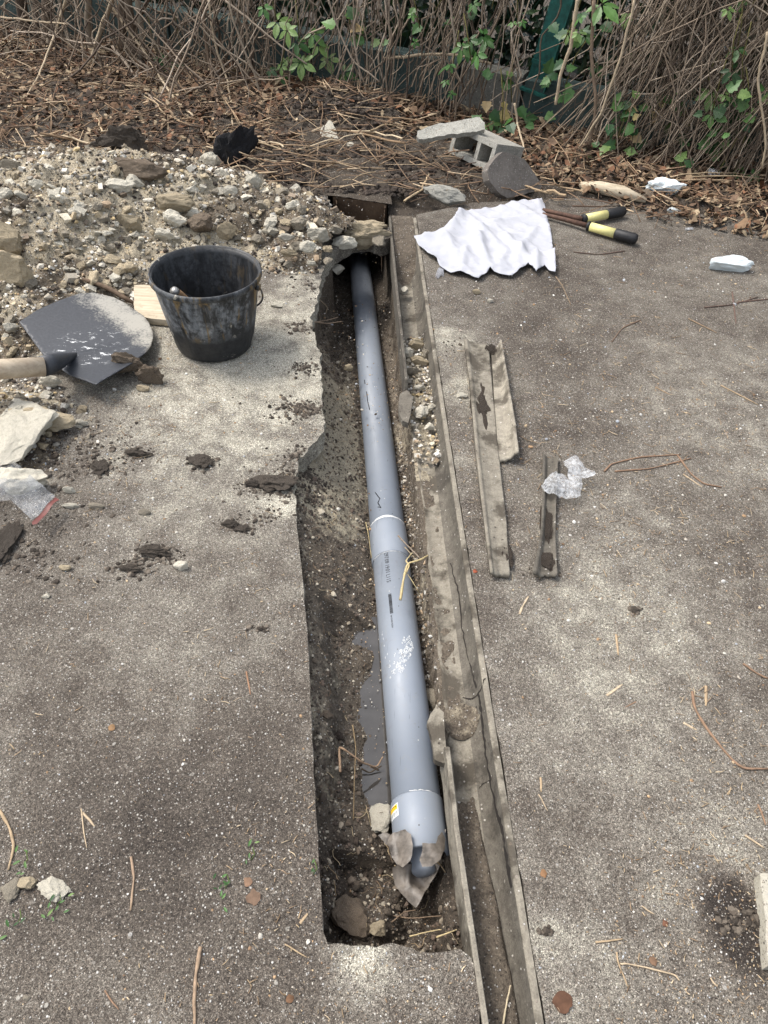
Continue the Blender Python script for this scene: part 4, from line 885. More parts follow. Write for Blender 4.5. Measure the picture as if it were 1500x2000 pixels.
strip('gutter_fragment', [(905, 673), (916, 760), (928, 900), (943, 1030), (955, 1128)], [(953, 680), (962, 780), (971, 880), (987, 1020), (994, 1131)], [(0, .014), (.12, .016), (.2, .008), (.5, .002), (1, .003)], .012, M['gutter'], 'longest pale strip of broken gutter wall lying on the paving', 'gutter fragment')
strip('gutter_fragment', [(958, 682), (962, 740), (966, 820), (972, 903)], [(976, 684), (990, 770), (1003, 850), (1009, 905)], [(0, .002), (.5, .004), (.72, .015), (.85, .032), (1, .034)], .010, M['gutter'], 'short curved gutter fragment lying against the top of the longest strip', 'gutter fragment', rag=.003)
strip('gutter_fragment', [(1057, 898), (1057, 980), (1052, 1060), (1037, 1128)], [(1088, 898), (1084, 980), (1082, 1060), (1086, 1132)], [(0, .020), (.15, .018), (.35, .003), (.8, .003), (.92, .010), (1, .012)], .008, M['gutterd'], 'dark stained gutter fragment under the crumpled clear bag', 'gutter fragment', rag=.004)
for a, b, w_, h_, lb, sd_ in [(957, 690, 22, 22, 'dark soil clod stuck on the top end of the short curved fragment', 301), (936, 800, 30, 74, 'dark soil patch stuck on the longest gutter strip', 302), (988, 1090, 18, 44, 'soil patch on the lower end of the longest gutter strip', 303), (1068, 1105, 34, 34, 'black soil clump on the lower end of the dark fragment', 304), (1066, 1030, 22, 60, 'soil smear on the middle of the dark gutter fragment', 305)]:
    o = rock(a, b, w_, h_, M['clod'], sd_, lb, 'soil_clod', 'clod', ht=.3, rough=.55, cuts=3, dmin=.8); o.location[2] = .014
# broken pieces of the left wall still in the trench
def slabpiece(name, pxs, z, dz, th, mat, label, cat, sp=.008, jit=.002):
    me = sheet(name, pxs, z, lambda V: dz(V)+.0015*fbm(V[:, 0], V[:, 1], 40, 3, 3), sp, jit, th, .008, smooth=False); return link(name, me, mat, label=label, cat=cat)
slabpiece('gutter_fragment', [(781, 768), (795, 762), (806, 775), (803, 800), (797, 826), (786, 822), (778, 800)], -.02, lambda V: 0*V[:, 0], .022, M['gutterd'], 'jagged shard at the broken end of the far gutter wall', 'gutter fragment')
slabpiece('gutter_fragment', [(835, 1405), (852, 1375), (866, 1395), (873, 1498), (850, 1484)], -.035, lambda V: .5*(V[:, 0]-.14), .02, M['gutter'], 'pale splinter of gutter wall leaning between pipe and gutter', 'gutter fragment')
rock(846, 1372, 30, 58, M['rock_g'], 310, 'muddy concrete lump above the pale splinter beside the pipe', ht=.8, rot=.2)

# ---------------------------------------------------------------- brown pit beyond the trench
b = MB(); cs = [np.array(p[:2]) for p in PITC]; 
PT = empty('inspection_pit', np.r_[(cs[0]+cs[2])/2, -.2], 'small rectangular brown pit beyond the head of the trench', 'pit')
for q in range(4):
    a, c = cs[q], cs[(q+1) % 4]; b = MB(); n = 18; L = c-a; nr = np.array([-L[1], L[0]])/np.linalg.norm(L)
    if np.dot(nr, (cs[0]+cs[2])/2-a) < 0: nr = -nr
    g = []
    for k_ in range(9):
        for t in np.linspace(0, 1, n):
            p = a+L*t+nr*(.012+.006*float(fbm(t*3+q, k_*.3, 4, 3, 3))); g.append((p[0], p[1], .004-(.07 if q == 2 else .23)*k_/8))
    i = (np.arange(8)[:, None]*n+np.arange(n-1)[None]).ravel(); b.add(g, np.stack([i, i+1, i+n+1, i+n], -1)); kid('pit_wall', b.mesh('pit_wall'), M['pitw'], PT)
# broken slab edge bridging pipe and pit
rock(718, 468, 74, 34, M['rock_t'], 320, 'broken concrete chunk hanging over the pipe under the pit', ht=.5, cuts=12, rough=.35)
rock(676, 478, 50, 30, M['rock_w'], 321, 'pale broken chunk on the slab edge left above the pipe', ht=.45, cuts=7)
rock(700, 440, 90, 18, M['rock_t'], 322, 'thin tan flake along the near rim of the brown pit', ht=.25, cuts=10, rough=.3)
rock(742, 488, 26, 30, M['rock_g'], 323, 'grey chunk wedged by the gutter wall above the pipe', ht=.6)
rock(640, 512, 22, 18, M['rock_g'], 324, 'grey crumb on the jagged slab edge beside the dark cavity', ht=.4)

for nm_, a, c, zz in [('hanging over the pipe', 715, 458, .006), ('left above the pipe', 672, 474, .008), ('near rim of the brown pit', 704, 440, .004), ('by the gutter wall above', 742, 470, -.005)]:
    for o in COL.objects:
        if o.get('label') and nm_ in o['label']: q = P(a, c, zz); o.location = Vector(q)
for j, (a, c, w_, h_, mt, lb) in enumerate([(600, 488, 34, 26, 'rock_w', 'white chunk on the rubble edge left of the dark cavity'), (640, 492, 22, 18, 'rock_t', 'tan chunk on the very lip above the dark cavity'), (566, 500, 30, 22, 'rock_t', 'tan chunk right of the bucket rim on the thin rubble'), (610, 520, 20, 14, 'rock_w', 'small white chip below the white chunk by the cavity'), (655, 452, 30, 22, 'rock_g', 'grey chunk at the left corner of the brown pit'), (592, 420, 30, 22, 'rock_t', 'tan chunk on the thin rubble left of the brown pit'), (630, 430, 20, 16, 'rock_w', 'white chip left of the brown pit'), (560, 470, 28, 20, 'rock_w', 'white chunk between the bucket and the trench head')]):
    p = P(a, c, .0); zz = max(0., float(heap_z(p[0:1], p[1:2])[0])); o = rock(a, c, w_, h_, M[mt], 360+j, lb, ht=.6); q = P(a, c, zz); o.location = (q[0], q[1], zz+.012)
# ---------------------------------------------------------------- bucket
bp = P(421, 671, 0.)
B = empty('bucket', (bp[0], bp[1], .002), 'dirty black plastic mortar bucket standing on the paving', 'bucket')
def rev(prof, k=96):
    V = [(r*math.cos(2*math.pi*q/k), r*math.sin(2*math.pi*q/k), z) for r, z in prof for q in range(k)]; n = len(prof)
    i = np.arange(n-1)[:, None]*k; j = np.arange(k)[None]; Q = np.stack([i+j, i+(j+1) % k, i+k+(j+1) % k, i+k+j], -1).reshape(-1, 4); return mesh_np('r', V, Q)
rb, rt, hb = .132, .178, .275
def rad(z): return rb+(rt-rb)*(z/hb)**.92
pr = [(.001, .004), (.10, .003), (rb-.014, .0), (rb-.004, .004), (rb+.002, .014)]+[(rad(z), z) for z in np.linspace(.03, hb-.02, 14)]+[(rad(hb-.018)+.002, hb-.016)]
pi_ = [(rad(hb)-.004, hb-.002)]+[(rad(z)-.004, z) for z in np.linspace(hb-.02, .03, 14)]+[(rb-.006, .016), (rb-.03, .010), (.001, .010)]
link('shell', rev(pr+[(rad(hb)-.001, hb-.003)]+pi_), M['bucket'], B)
link('rim', rev([(rt-.003, hb-.004), (rt+.001, hb+.003), (rt+.005, hb+.002), (rt+.007, hb-.004), (rt+.0065, hb-.016), (rt+.002, hb-.017)]), M['bucket'], B)
for sx in (-1, 1):
    b = MB(); b.tube([(sx*(rt+.000), .0, hb-.024), (sx*(rt+.012), .0, hb-.026)], .012, 16); link('handle_ear', b.mesh('ear'), M['bucket'], B)
hb_r = rt+.012; b = MB(); tt = np.linspace(0, math.pi, 40); an = -1.02
b.tube([(hb_r*math.cos(t)*(1.0+.05*math.sin(t)), math.sin(t)*hb_r*1.02*math.cos(an), hb-.026+math.sin(t)*hb_r*math.sin(an)) for t in tt], .0032, 8); link('bail', b.mesh('bail'), M['bucket'], B, 'thin bail hanging behind the bucket')
B.rotation_euler = (0, 0, .12-.35)
# tool handle in the bucket
e1 = P(337, 566, .235); e2 = np.array([bp[0]+.03, bp[1]+.03, .03]); d = e2-e1; d /= np.linalg.norm(d)
HT = empty('hand_tool', e1, 'wooden handle of a hand tool sticking out inside the bucket', 'tool')
b = MB(); b.tube([e1+d*t for t in (.008, .012, .03, .06, .10, .13)], [.012, .0155, .0165, .015, .014, .012], 20); kid('handle', b.mesh('handle'), M['hammer'], HT)
b = MB(); b.tube([e1+d*t for t in (-.004, -.001, .006, .016)], [.004, .012, .0155, .0165], 20); kid('end_cap', b.mesh('cap'), M['steel'], HT)
b = MB(); b.tube([e1+d*t for t in (.13, .2, .26)], [.006, .006, .006], 12); kid('shank', b.mesh('shank'), M['rust'], HT)

# ---------------------------------------------------------------- shovel
SP = [(44, 648), (62, 637), (80, 626), (120, 608), (160, 592), (188, 587), (224, 589), (245, 595), (262, 604), (280, 614), (290, 626), (297, 642), (299, 656), (295, 676), (288, 690), (278, 700), (262, 716), (240, 732), (215, 750), (192, 768), (165, 752), (136, 737), (110, 716), (88, 700), (64, 670)]
sh_p = P(170, 670, .075); SHV = empty('shovel', sh_p, 'broad black steel shovel with its pale wooden handle reaching off the left edge', 'shovel')
a1, a2 = P(90, 705, .07), P(205, 668, .07); tip = P(285, 625, .07)
def shz(V):
    d, t = segd(V, a1, a2); h = .020*np.exp(-(d/.022)**2)*(1-t*.85)
    ca = (np.array(tip[:2])-np.array(a1[:2])); ca /= np.linalg.norm(ca); q = V-a1[:2]; across = q[:, 0]*ca[1]-q[:, 1]*ca[0]; along = q@ca
    return h+.5*across**2-.04*along+.008
me = sheet('blade', SP, .045, shz, .012, 0, .003, .012)
vv = np.empty(len(me.vertices)*3); me.vertices.foreach_get('co', vv); vv = vv.reshape(-1, 3); c1 = P(262, 640, .05); c2 = P(165, 690, .05); c3 = P(190, 665, .05)
ca_ = np.array(tip[:2])-np.array(a1[:2]); al_ = ((vv[:, :2]-a1[:2])@ca_)/(ca_@ca_); mud = .72*ss(.45, 1.0, al_+.10*fbm(vv[:, 0], vv[:, 1], 8, 3, 2)); sc_ = np.exp(-((vv[:, 0]-c2[0])**2+(vv[:, 1]-c2[1])**2)/.12**2)+.6*np.exp(-((vv[:, 0]-c3[0])**2+(vv[:, 1]-c3[1])**2)/.14**2)
setcol(me, np.c_[mud, sc_, sc_*0]); kid('blade', me, M['blade'], SHV)
h1 = P(86, 716, .135); h0 = P(-120, 728, .20); b = MB(); b.tube([h0, h0*.5+h1*.5, h1], [.030, .030, .029], 28); kid('handle', b.mesh('handle'), M['whand'], SHV)
b = MB(); e_ = P(150, 692, .052); b.tube([h1+(h0-h1)*.02, h1*.8+e_*.2, h1*.45+e_*.55, e_], [.0315, .031, .022, .006], 28, (0, 0, 0)); kid('socket', b.mesh('socket'), M['blade'], SHV)
rock(100, 738, 10, 6, M['rock_w'], 330, 'pale crumb under the shovel socket', ht=.7)
# board behind the bucket
slabpiece('wood_offcut', [(262, 556), (345, 557), (352, 628), (262, 618)], .03, lambda V: 0*V[:, 0], .025, M['board'], 'pale wooden offcut lying behind the left of the bucket', 'wood', jit=.0015)
b = MB(); b.tube([drop(160, 545, .01), drop(185, 552, .02), drop(215, 565, .03), drop(240, 580, .03), drop(262, 592, .02)], [.006, .008, .010, .009, .006], 8, (.13, .09, .06)); link('root', b.mesh('root'), M['twig'], label='brown twisted root above the shovel blade', cat='root')

# ---------------------------------------------------------------- loppers
LP = empty('loppers', P(1130, 435, .03), 'long handled loppers with yellow and black grips, head hidden under the cloth', 'loppers')
def rodp(pts, rs, mat, nm, lab=None):
    b = MB(); p3 = np.array([P(*q) for q in pts]); b.tube(p3, rs, 20); kid(nm, b.mesh(nm), mat, LP, lab)
def tp(p, q, t): return tuple(np.array(p)*(1-t)+np.array(q)*t)
ua, ub, uc = (1060, 410, .02), (1138, 428, .025), (1219, 412, .03)
rodp([ua, tp(ua, ub, .5), tp(ua, ub, .85), ub], [.009, .010, .012, .012], M['rust'], 'blade_arm')
for (s_, m1, e_) in [((1138, 428, .028), (1184, 419, .030), (1220, 412, .030)), ((1147, 441, .028), (1201, 456, .03), (1245, 468, .03))]:
    rodp([s_, tp(s_, m1, .04), tp(s_, m1, .12)], [.019, .022, .019], M['blk'], 'collar'); rodp([tp(s_, m1, .12), m1], [.0195, .0205], M['yel'], 'grip_sleeve'); rodp([m1, tp(m1, e_, .04), tp(m1, e_, .5), tp(m1, e_, .88), tp(m1, e_, .97), e_], [.020, .0235, .0235, .024, .019, .008], M['blk'], 'grip')
rodp([(1060, 418, .02), (1100, 428, .022), (1148, 441, .028)], [.008, .010, .012], M['rust'], 'blade_arm')

# ---------------------------------------------------------------- blocks and stones by the fence
bA, bB = P(876, 297, .045), P(954, 336, .045); dx = bB-bA; Lb = np.linalg.norm(dx)*1.02; dx /= np.linalg.norm(dx); nz = np.array([0, 0, 1.]); dy = np.cross(nz, dx); tl_ = math.radians(-14)
dz_ = nz*math.cos(tl_)+dy*math.sin(tl_)*-1; dy2 = np.cross(dz_, dx); Rm = np.stack([dx, dy2, dz_], 1)
b = MB(); hB, dB = .135, .20; t_ = .026; o0 = bA
def bb(x0, x1, z0, z1): b.box(o0+Rm@np.array([(x0+x1)/2, dB/2, (z0+z1)/2]), (x1-x0, dB, z1-z0), Rm, jit=.0012)
bb(0, Lb, 0, t_); bb(0, Lb, hB-t_, hB)
for xa in (0, Lb*.58, Lb-t_): bb(xa, xa+t_*(1. if xa else 1.), t_, hB-t_)
link('hollow_block', b.mesh('hollow_block', False), M['block'], label='grey hollow concrete block with two holes lying in the dead leaves', cat='concrete block')
def plane3(a, b_, c):
    a, b_, c = map(lambda q: P(*q), (a, b_, c)); n = np.cross(b_-a, c-a); n /= np.linalg.norm(n); n = n*np.sign(n@(CP-a)); return (a, n)
pl = plane3((985, 387, .01), (1060, 367, .01), (1010, 300, .17))
link('leaning_paver', sheet('paver', [(952, 333), (956, 322), (982, 296), (1005, 303), (1024, 311), (1044, 338), (1060, 366), (1058, 370), (1020, 381), (990, 388), (974, 376), (955, 352)], 0, lambda V: .0015*fbm(V[:, 0], V[:, 1], 20, 3, 2), .02, .003, .045, .015, pl, False), M['paver'], label='brown grey paver with clipped corners leaning on the hollow block', cat='paver')
me = None
pl = plane3((815, 262, .17), (944, 252, .20), (880, 238, .215))
link('kerb_slab', sheet('kerb', [(813, 266), (816, 256), (836, 247), (880, 238), (936, 229), (945, 240), (947, 252), (930, 256), (880, 262), (830, 272), (818, 272)], 0, lambda V: .004*fbm(V[:, 0], V[:, 1], 30, 3, 2), .02, .004, .028, .015, pl, False), M['block'], label='rough mossy concrete slab lying across the top of the hollow block', cat='slab')
rock(866, 395, 82, 42, M['block'], 340, 'grey slanting broken stone between the gutter and the leaning paver', ht=.4, cuts=6, rot=-.4)
rock(1298, 378, 66, 30, M['foam'], 341, 'largest white foam chunk among dead leaves below the ivy', 'foam_chunk', 'foam', ht=.5, cuts=8, rough=.2)
rock(1313, 418, 28, 14, M['foam'], 342, 'smallest white foam crumb, below the largest foam chunk', 'foam_chunk', 'foam', ht=.5)
rock(1417, 526, 86, 30, M['foam'], 343, 'oval white foam chunk alone on the open paving at right', 'foam_chunk', 'foam', ht=.36, cuts=6, rough=.16)
rock(1262, 384, 22, 26, M['rock_b'], 344, 'brown crumb at the left end of the largest foam chunk', ht=.6)
b = MB(); b.tube([drop(1135, 362, .02), drop(1170, 366, .03), drop(1215, 376, .025), drop(1262, 392, .015)], [.018, .03, .032, .012], 9, (.30, .23, .14)); link('rotten_log', b.mesh('log'), M['board'], label='split rotten branch lying along the edge of the litter', cat='branch')
gl_ = P(1388, 352, .02); GLs = empty('broken_glass', gl_, 'small clear plastic cap standing in the litter below the ivy', 'plastic cap')
b = MB(); b.tube([(gl_[0], gl_[1], 0.0), (gl_[0], gl_[1], .03), (gl_[0]+.003, gl_[1], .045), (gl_[0]+.005, gl_[1], .07)], [.008, .010, .03, .034], 18); kid('cap_body', b.mesh('cap'), M['bag'], GLs)
b = MB(); p_ = drop(1345, 448, .005); b.tube([p_-[.015, 0, 0], p_+[.02, .004, .004]], .006, 6); link('plastic_scrap', b.mesh('scrap'), M['bag'], label='tiny clear plastic scrap above the oval foam chunk', cat='scrap')
# right edge board
rb_ = [(1484, 1706), (1560, 1700), (1570, 1890), (1500, 1885), (1494, 1800)]
slabpiece('concrete_plate', rb_, .03, lambda V: 0*V[:, 0], .03, M['rock_w'], 'pale flat plate cut by the right edge of the picture', 'plate', .015)

# ---------------------------------------------------------------- fence, plinth, post
FD = np.array([1, -.44, 0.]); FD /= np.linalg.norm(FD); FN = np.array([FD[1], -FD[0], 0.])
def fl(x): return 5.05-.44*x
FP0 = np.array([0, 5.05, 0.])
def fpt(x, off=0., z=0.):
    """point at world x along the fence, off metres towards the camera"""
    return np.array([x, fl(x), 0])+FN*off+np.array([0, 0, z])
def onfence(px, py, off=0.): return onplane(px, py, FP0+FN*off, FN)
for (xa, xb, mt, hh, lb) in [(-4.6, -1.62, 'plinth', .29, 'far left stretch of green painted concrete plinth behind the dead shrubs'), (-1.60, -.62, 'plinth', .30, 'green painted concrete plinth left of the dark soil mound'), (-.60, .30, 'plinth', .28, 'green painted concrete plinth right behind the dark soil mound'), (.315, .66, 'plinth2', .27, 'bare grey stretch of plinth left of the green post'), (.675, 3.6, 'plinth', .26, 'green painted concrete plinth hidden behind the hanging dry vines')]:
    n = max(4, int((xb-xa)/.05)); b = MB(); rows = []
    for t in np.linspace(0, 1, n):
        x = xa+(xb-xa)*t; rows.append([fpt(x, 0+.004*float(fbm(x, k_, 9, 3, 2)), z) for k_, z in enumerate([-.1, .1, .2, hh-.012])]+[fpt(x, -.012, hh), fpt(x, -.11, hh), fpt(x, -.12, hh-.01), fpt(x, -.12, -.1)])
    V = np.array(rows).reshape(-1, 3); i = (np.arange(n-1)[:, None]*8+np.arange(7)[None]).ravel(); b.add(V, np.stack([i, i+8, i+9, i+1], -1))
    b.T.append(np.array([[0, 1, 2], [0, 2, 3], [0, 3, 4], [0, 4, 5], [0, 5, 6], [0, 6, 7]])); b.T.append(np.array([[0, 2, 1], [0, 3, 2], [0, 4, 3], [0, 5, 4], [0, 6, 5], [0, 7, 6]])+(n-1)*8)
    link('plinth_wall', b.mesh('plinth_wall', False), M[mt], label=lb, cat='low wall')
q0 = onfence(1049, 166, -.02); q1 = onfence(1100, 0, -.02); dv = q1-q0; dv /= np.linalg.norm(dv)
GP = empty('fence_post', q0, 'leaning green painted steel post rising from the plinth among vines', 'post')
b = MB(); sx_ = np.cross(dv, FN); sx_ /= np.linalg.norm(sx_); Rp = np.stack([sx_, FN, dv], 1)
def pbox(o, sz): b.box(q0+Rp@np.array(o), sz, Rp)
pbox((0, -.003, .72), (.13, .008, 1.46)); pbox((.0609, .031, .72), (.008, .058, 1.458)); kid('post_profile', b.mesh('post', False), M['post'], GP)
b = MB(); pbox((0, .03, -.03), (.16, .05, .012)); kid('foot_plate', b.mesh('foot', False), M['post'], GP); b = MB(); pbox((0, .0055, .11), (.138, .006, .02)); kid('cross_strap', b.mesh('strap', False), M['post'], GP)
b = MB(); cell = .075; xa, xb, zt = -4., 3.4, 1.7; nz_ = int((zt-.28)/cell)
for k_ in range(int((xb-xa)/cell)):
    x = xa+k_*cell; b.tube([fpt(x+cell*(.5 if q % 2 else 0)+.004*math.sin(q*3+k_), -.05+.006*math.sin(q*2.1+k_), .28+q*cell) for q in range(nz_)], .0016, 3, cap=False)
    b.tube([fpt(x+cell*(.5 if q % 2 == 0 else 1.)-cell*.0+.004*math.sin(q*2+k_), -.05+.006*math.sin(q*1.7+k_), .28+q*cell) for q in range(nz_)], .0016, 3, cap=False)
link('chain_link_fence', b.mesh('chain_link_fence'), M['wire'], label='green chain link fence lost behind dry vines', cat='fence')

# ---------------------------------------------------------------- leaves
def leaf_faces(kind):
    if kind == 'lance':                       # one serrated leaflet, length 1 along x
        h = np.array([(0, 0), (.12, .10), (.28, .21), (.36, .20), (.5, .26), (.58, .23), (.72, .20), (.78, .16), (1, 0)])
    else:                                     # lobed ivy leaf
        h = np.array([(0, 0), (-.08, .22), (.02, .42), (.22, .36), (.34, .55), (.46, .34), (.60, .30), (.72, .18), (1, 0)])
    n = len(h); V = [(x, 0, -.10*x*x) for x, y in h]+[(x, y, .10*y*1.4-.10*x*x) for x, y in h[1:-1]]+[(x, -y, .10*y*1.4-.10*x*x) for x, y in h[1:-1]]
    Tt = []
    def up(i): return n+i-1
    def dn(i): return n+(n-2)+i-1
    for i in range(n-1):
        for f, sg in ((up, 1), (dn, -1)):
            a, c = i, i+1
            if i == 0: t = [(a, c, f(c))]
            elif i == n-2: t = [(a, c, f(a))]
            else: t = [(a, c, f(c)), (a, f(c), f(a))]
            Tt += [q if sg > 0 else q[::-1] for q in t]
    return np.array(V, float), np.array(Tt)
LANCE, IVY = leaf_faces('lance'), leaf_faces('ivy')
def rotm(z, y, x): return np.array(Matrix.Rotation(z, 3, 'Z')@Matrix.Rotation(y, 3, 'Y')@Matrix.Rotation(x, 3, 'X'))
GREENS = [(.030, .080, .018), (.042, .105, .023), (.020, .055, .014), (.06, .125, .03), (.10, .16, .045)]
def creeper(px, py, size, off, lb, nleaf=1, ivy=False, group=None, cat='creeper', pal=None):
    c = onfence(px, py, off); c[2] = max(c[2], .03); k = mpp(c); E_ = empty('ivy_sprig' if ivy else 'creeper_sprig', c, lb, cat, group); stem = MB(); L = MB()
    end = c+np.array([random.uniform(-.08, .08), .04, random.uniform(.12, .3)]); stem.tube([end, (end+c)/2+rng.normal(0, .012, 3), c], .003, 4, (.10, .09, .03))
    for q in range(nleaf):
        cc = c+(rng.normal(0, 1, 3)*size*k*(.42 if nleaf > 1 else 0))*[1, .4, .8]; cc[2] = max(cc[2], .02); az_ = random.uniform(0, 6.3); col = np.array(random.choice(pal or GREENS))*random.uniform(.8, 1.25)
        face = rotm(0, 0, 0); tocam = CP-cc; tocam /= np.linalg.norm(tocam); nrm = tocam*.6+np.array([-.2, -.1, .65])+rng.normal(0, .28, 3); nrm /= np.linalg.norm(nrm)
        a = np.cross(nrm, [0, 0, 1.]); a /= np.linalg.norm(a); b_ = np.cross(nrm, a)
        if ivy:
            t0 = random.uniform(0, 6.3); s = k*random.uniform(15, 28); xx = a*math.cos(t0)+b_*math.sin(t0); yy = np.cross(nrm, xx)
            L.add(cc+(LANCE[0] if False else IVY[0])@np.stack([xx, yy, nrm])*s, None, IVY[1], col)
        else:
            s0 = size*k*.5*(1 if nleaf == 1 else .62)
            for z_, sc in ((-2.1, .62), (-1.1, .85), (0, 1.05), (1.1, .88), (2.1, .6)):
                t0 = z_+math.pi/2*1.0+az_*.25; xx = a*math.cos(t0)+b_*math.sin(t0); xx = xx-nrm*random.uniform(0, .4); xx /= np.linalg.norm(xx); yy = np.cross(nrm, xx)
                L.add(cc+xx*s0*.10+LANCE[0]@np.stack([xx, yy, nrm])*s0*sc, None, LANCE[1], col*random.uniform(.88, 1.12))
    kid('leaves', L.mesh('leaves', False), M['leaf'], E_); kid('stem', stem.mesh('stem'), M['twig'], E_); return E_
spr = [(542, 42, 70, 'large five fingered creeper leaf at the top left of centre', 1), (288, 140, 56, 'dark green creeper leaf low among the shrub stems at left', 1), (515, 15, 40, 'small creeper leaf at the top edge above the large one', 1), (585, 95, 90, 'bright leafy creeper tuft below the large top leaf', 9), (545, 145, 50, 'creeper tuft at the left foot of the green plinth', 5), (365, 172, 40, 'single green leaf above the litter left of centre', 1), (318, 118, 60, 'pale yellow green sprig above the dark creeper leaf', 6),
       (960, 18, 60, 'creeper leaf at the top edge left of the green post', 2), (820, 55, 40, 'small creeper leaf hanging in the middle of the dark gap', 2), (1100, 85, 70, 'creeper leaves hanging across the green post', 3), (1130, 15, 60, 'creeper leaf at the top edge right of the green post', 2), (1175, 8, 90, 'large bright leaf at the top edge right of the post', 1), (920, 120, 80, 'creeper tuft over the dark plinth left of the post', 8), (1440, 95, 50, 'small creeper leaf high on the right curtain of vines', 1), (1430, 137, 62, 'creeper leaf below the small one high on the right', 1), (1388, 180, 62, 'creeper leaf in the middle of the right curtain', 1), (1452, 185, 50, 'pale creeper leaf near the right edge', 2), (1390, 222, 60, 'creeper leaf in the lower right curtain', 1), (1340, 262, 50, 'creeper leaf above the bright ivy patch', 2), (1470, 8, 60, 'creeper leaf in the top right corner', 2), (1422, 372, 56, 'creeper leaf in the litter at the lower right', 3), (1375, 408, 40, 'small green weed at the edge of the paving at right', 2), (980, 268, 60, 'ivy green tuft behind the hollow block', 5), (880, 150, 40, 'small sprig over the dark plinth', 3), (1010, 35, 40, 'dark leaf beside the green post', 2)]
for a, c, s, lb, nl in spr: creeper(a, c, s, random.uniform(.22, .34), lb, nl)
ivs = [(1415, 265, 110, 'large patch of fresh ivy leaves in the right curtain', 26), (1285, 240, 100, 'yellowing ivy patch right of the middle of the curtain', 22), (1380, 320, 80, 'lowest bright ivy patch just above the litter', 14), (1220, 225, 70, 'dull ivy leaves left of the yellowing patch', 12), (1105, 165, 60, 'ivy at the foot of the green post', 8), (1000, 200, 90, 'ivy and dead leaves right of the bare plinth', 12), (1460, 210, 80, 'ivy leaves by the right edge of the picture', 14), (1150, 60, 90, 'ivy leaves hanging above the right of the post', 12), (700, 80, 60, 'dead ivy leaves on top of the plinth', 10), (980, 250, 60, 'ivy leaves behind the concrete slab', 10), (1200, 290, 60, 'small ivy leaves low on the curtain', 8), (850, 20, 90, 'dark ivy leaves in the gap above the plinth', 8)]
for a, c, s, lb, nl in ivs: creeper(a, c, s, random.uniform(.14, .34), lb, nl, True, cat='ivy', pal=GREENS+[(.035, .09, .03), (.25, .20, .07), (.30, .22, .11)] if 'yellow' in lb or 'dead' in lb else GREENS+[(.03, .08, .03), (.02, .06, .02)])
# dark hedge behind the fence
n = 26000; x = rng.uniform(-4.5, 4, n); o = -.15-1.1*rng.random(n)**1.4; z = 2.0*rng.random(n); V0 = np.array([(-.5, -.2, 0), (0, -.32, .04), (.5, 0, 0), (0, .32, .04)])
a = rng.normal(size=(n, 3, 3)); q, _ = np.linalg.qr(a); V = np.einsum('kj,nij->nki', V0, q)*rng.uniform(.05, .11, n)[:, None, None]
base = np.stack([x, fl(x), 0*x], 1)+FN[None]*o[:, None]; base[:, 2] = z; V += base[:, None]
hc = colpick(n, [(.012, .028, .010), (.02, .045, .014), (.008, .016, .008), (.03, .055, .02)], .2)
link('hedge_foliage', mesh_np('hedge_foliage', V.reshape(-1, 3), np.arange(n*4).reshape(-1, 4), np.repeat(hc, 4, 0), False), M['leaf'], kind='stuff', label='dense dark evergreen foliage behind the chain link fence', cat='hedge')

# ---------------------------------------------------------------- dry vines
VC = [(.13, .098, .07), (.22, .17, .125), (.32, .26, .195), (.17, .13, .095), (.38, .31, .24), (.085, .062, .046), (.26, .205, .15)]
def vine(b, p0, p1, wob, r, n=16, sag=0., col=None, k=4):
    t = np.linspace(0, 1, n)[:, None]; pts = p0*(1-t)+p1*t; f = random.uniform(1.5, 4); 
    for ax_ in range(3):
        am = wob*(1, .5, .6)[ax_]; pts[:, ax_] += am*(fbm(t[:, 0]*f+random.uniform(0, 99), t[:, 0]*0, 1, 3, ax_))*np.sin(t[:, 0]*math.pi*.93+.1)
    pts[:, 2] += -sag*np.sin(t[:, 0]*math.pi); b.tube(pts, r*np.linspace(1, .65, n), k, np.array(col or random.choice(VC))*random.uniform(.75, 1.2), cap=False)
b = MB()
for q in range(1250):
    x = 1.12+2.2*random.random()**.9; o = random.uniform(.03, .30); dxx = random.gauss(-.27, .18) if random.random() < .62 else random.gauss(.0, .65); z0 = random.uniform(.55, 1.4); x -= dxx*(z0-.6); z1 = max(.01, random.gauss(.08, .12)) if random.random() < .75 else random.uniform(.1, .5)
    vine(b, fpt(x, o*.6, z0), fpt(x+dxx*(z0-z1)*1.05, o+.06, z1), random.uniform(.05, .24), random.choice([.0018, .0025, .0032, .0042]), 15)
link('vine_curtain', b.mesh('vine_curtain'), M['twig'], kind='stuff', label='thick curtain of dry brown vines combed down over the right of the fence', cat='vines')
b = MB()
for q in range(175):
    x = random.uniform(-1.1, .68); o = random.uniform(.03, .28); dxx = random.gauss(-.08, .22); z0 = random.uniform(.5, 1.4); z1 = max(.0, random.gauss(.06, .1))
    vine(b, fpt(x, o*.5, z0), fpt(min(x+dxx, .76), o+.05, z1), random.uniform(.05, .2), random.choice([.0028, .0036, .0045, .006]), 18)
link('vine_tangle', b.mesh('vine_tangle'), M['twig'], kind='stuff', label='looser arching dry vines hanging in the middle over the green plinth', cat='vines')
b = MB()
for q in range(280):
    x = random.uniform(-3.6, -.7); o = random.uniform(.0, .75); an = random.gauss(0, .7); L_ = random.uniform(.3, 1.1); c = fpt(x, o, random.uniform(.0, .55)*(1-.6*o)); d = np.array([math.sin(an), random.uniform(-.3, .3), abs(math.cos(an))])*L_/2
    p0, p1 = c-d, c+d; p0[2] = max(p0[2], .01); vine(b, p0, p1, random.uniform(.03, .12), random.choice([.0028, .0036, .005, .0065]), 12)
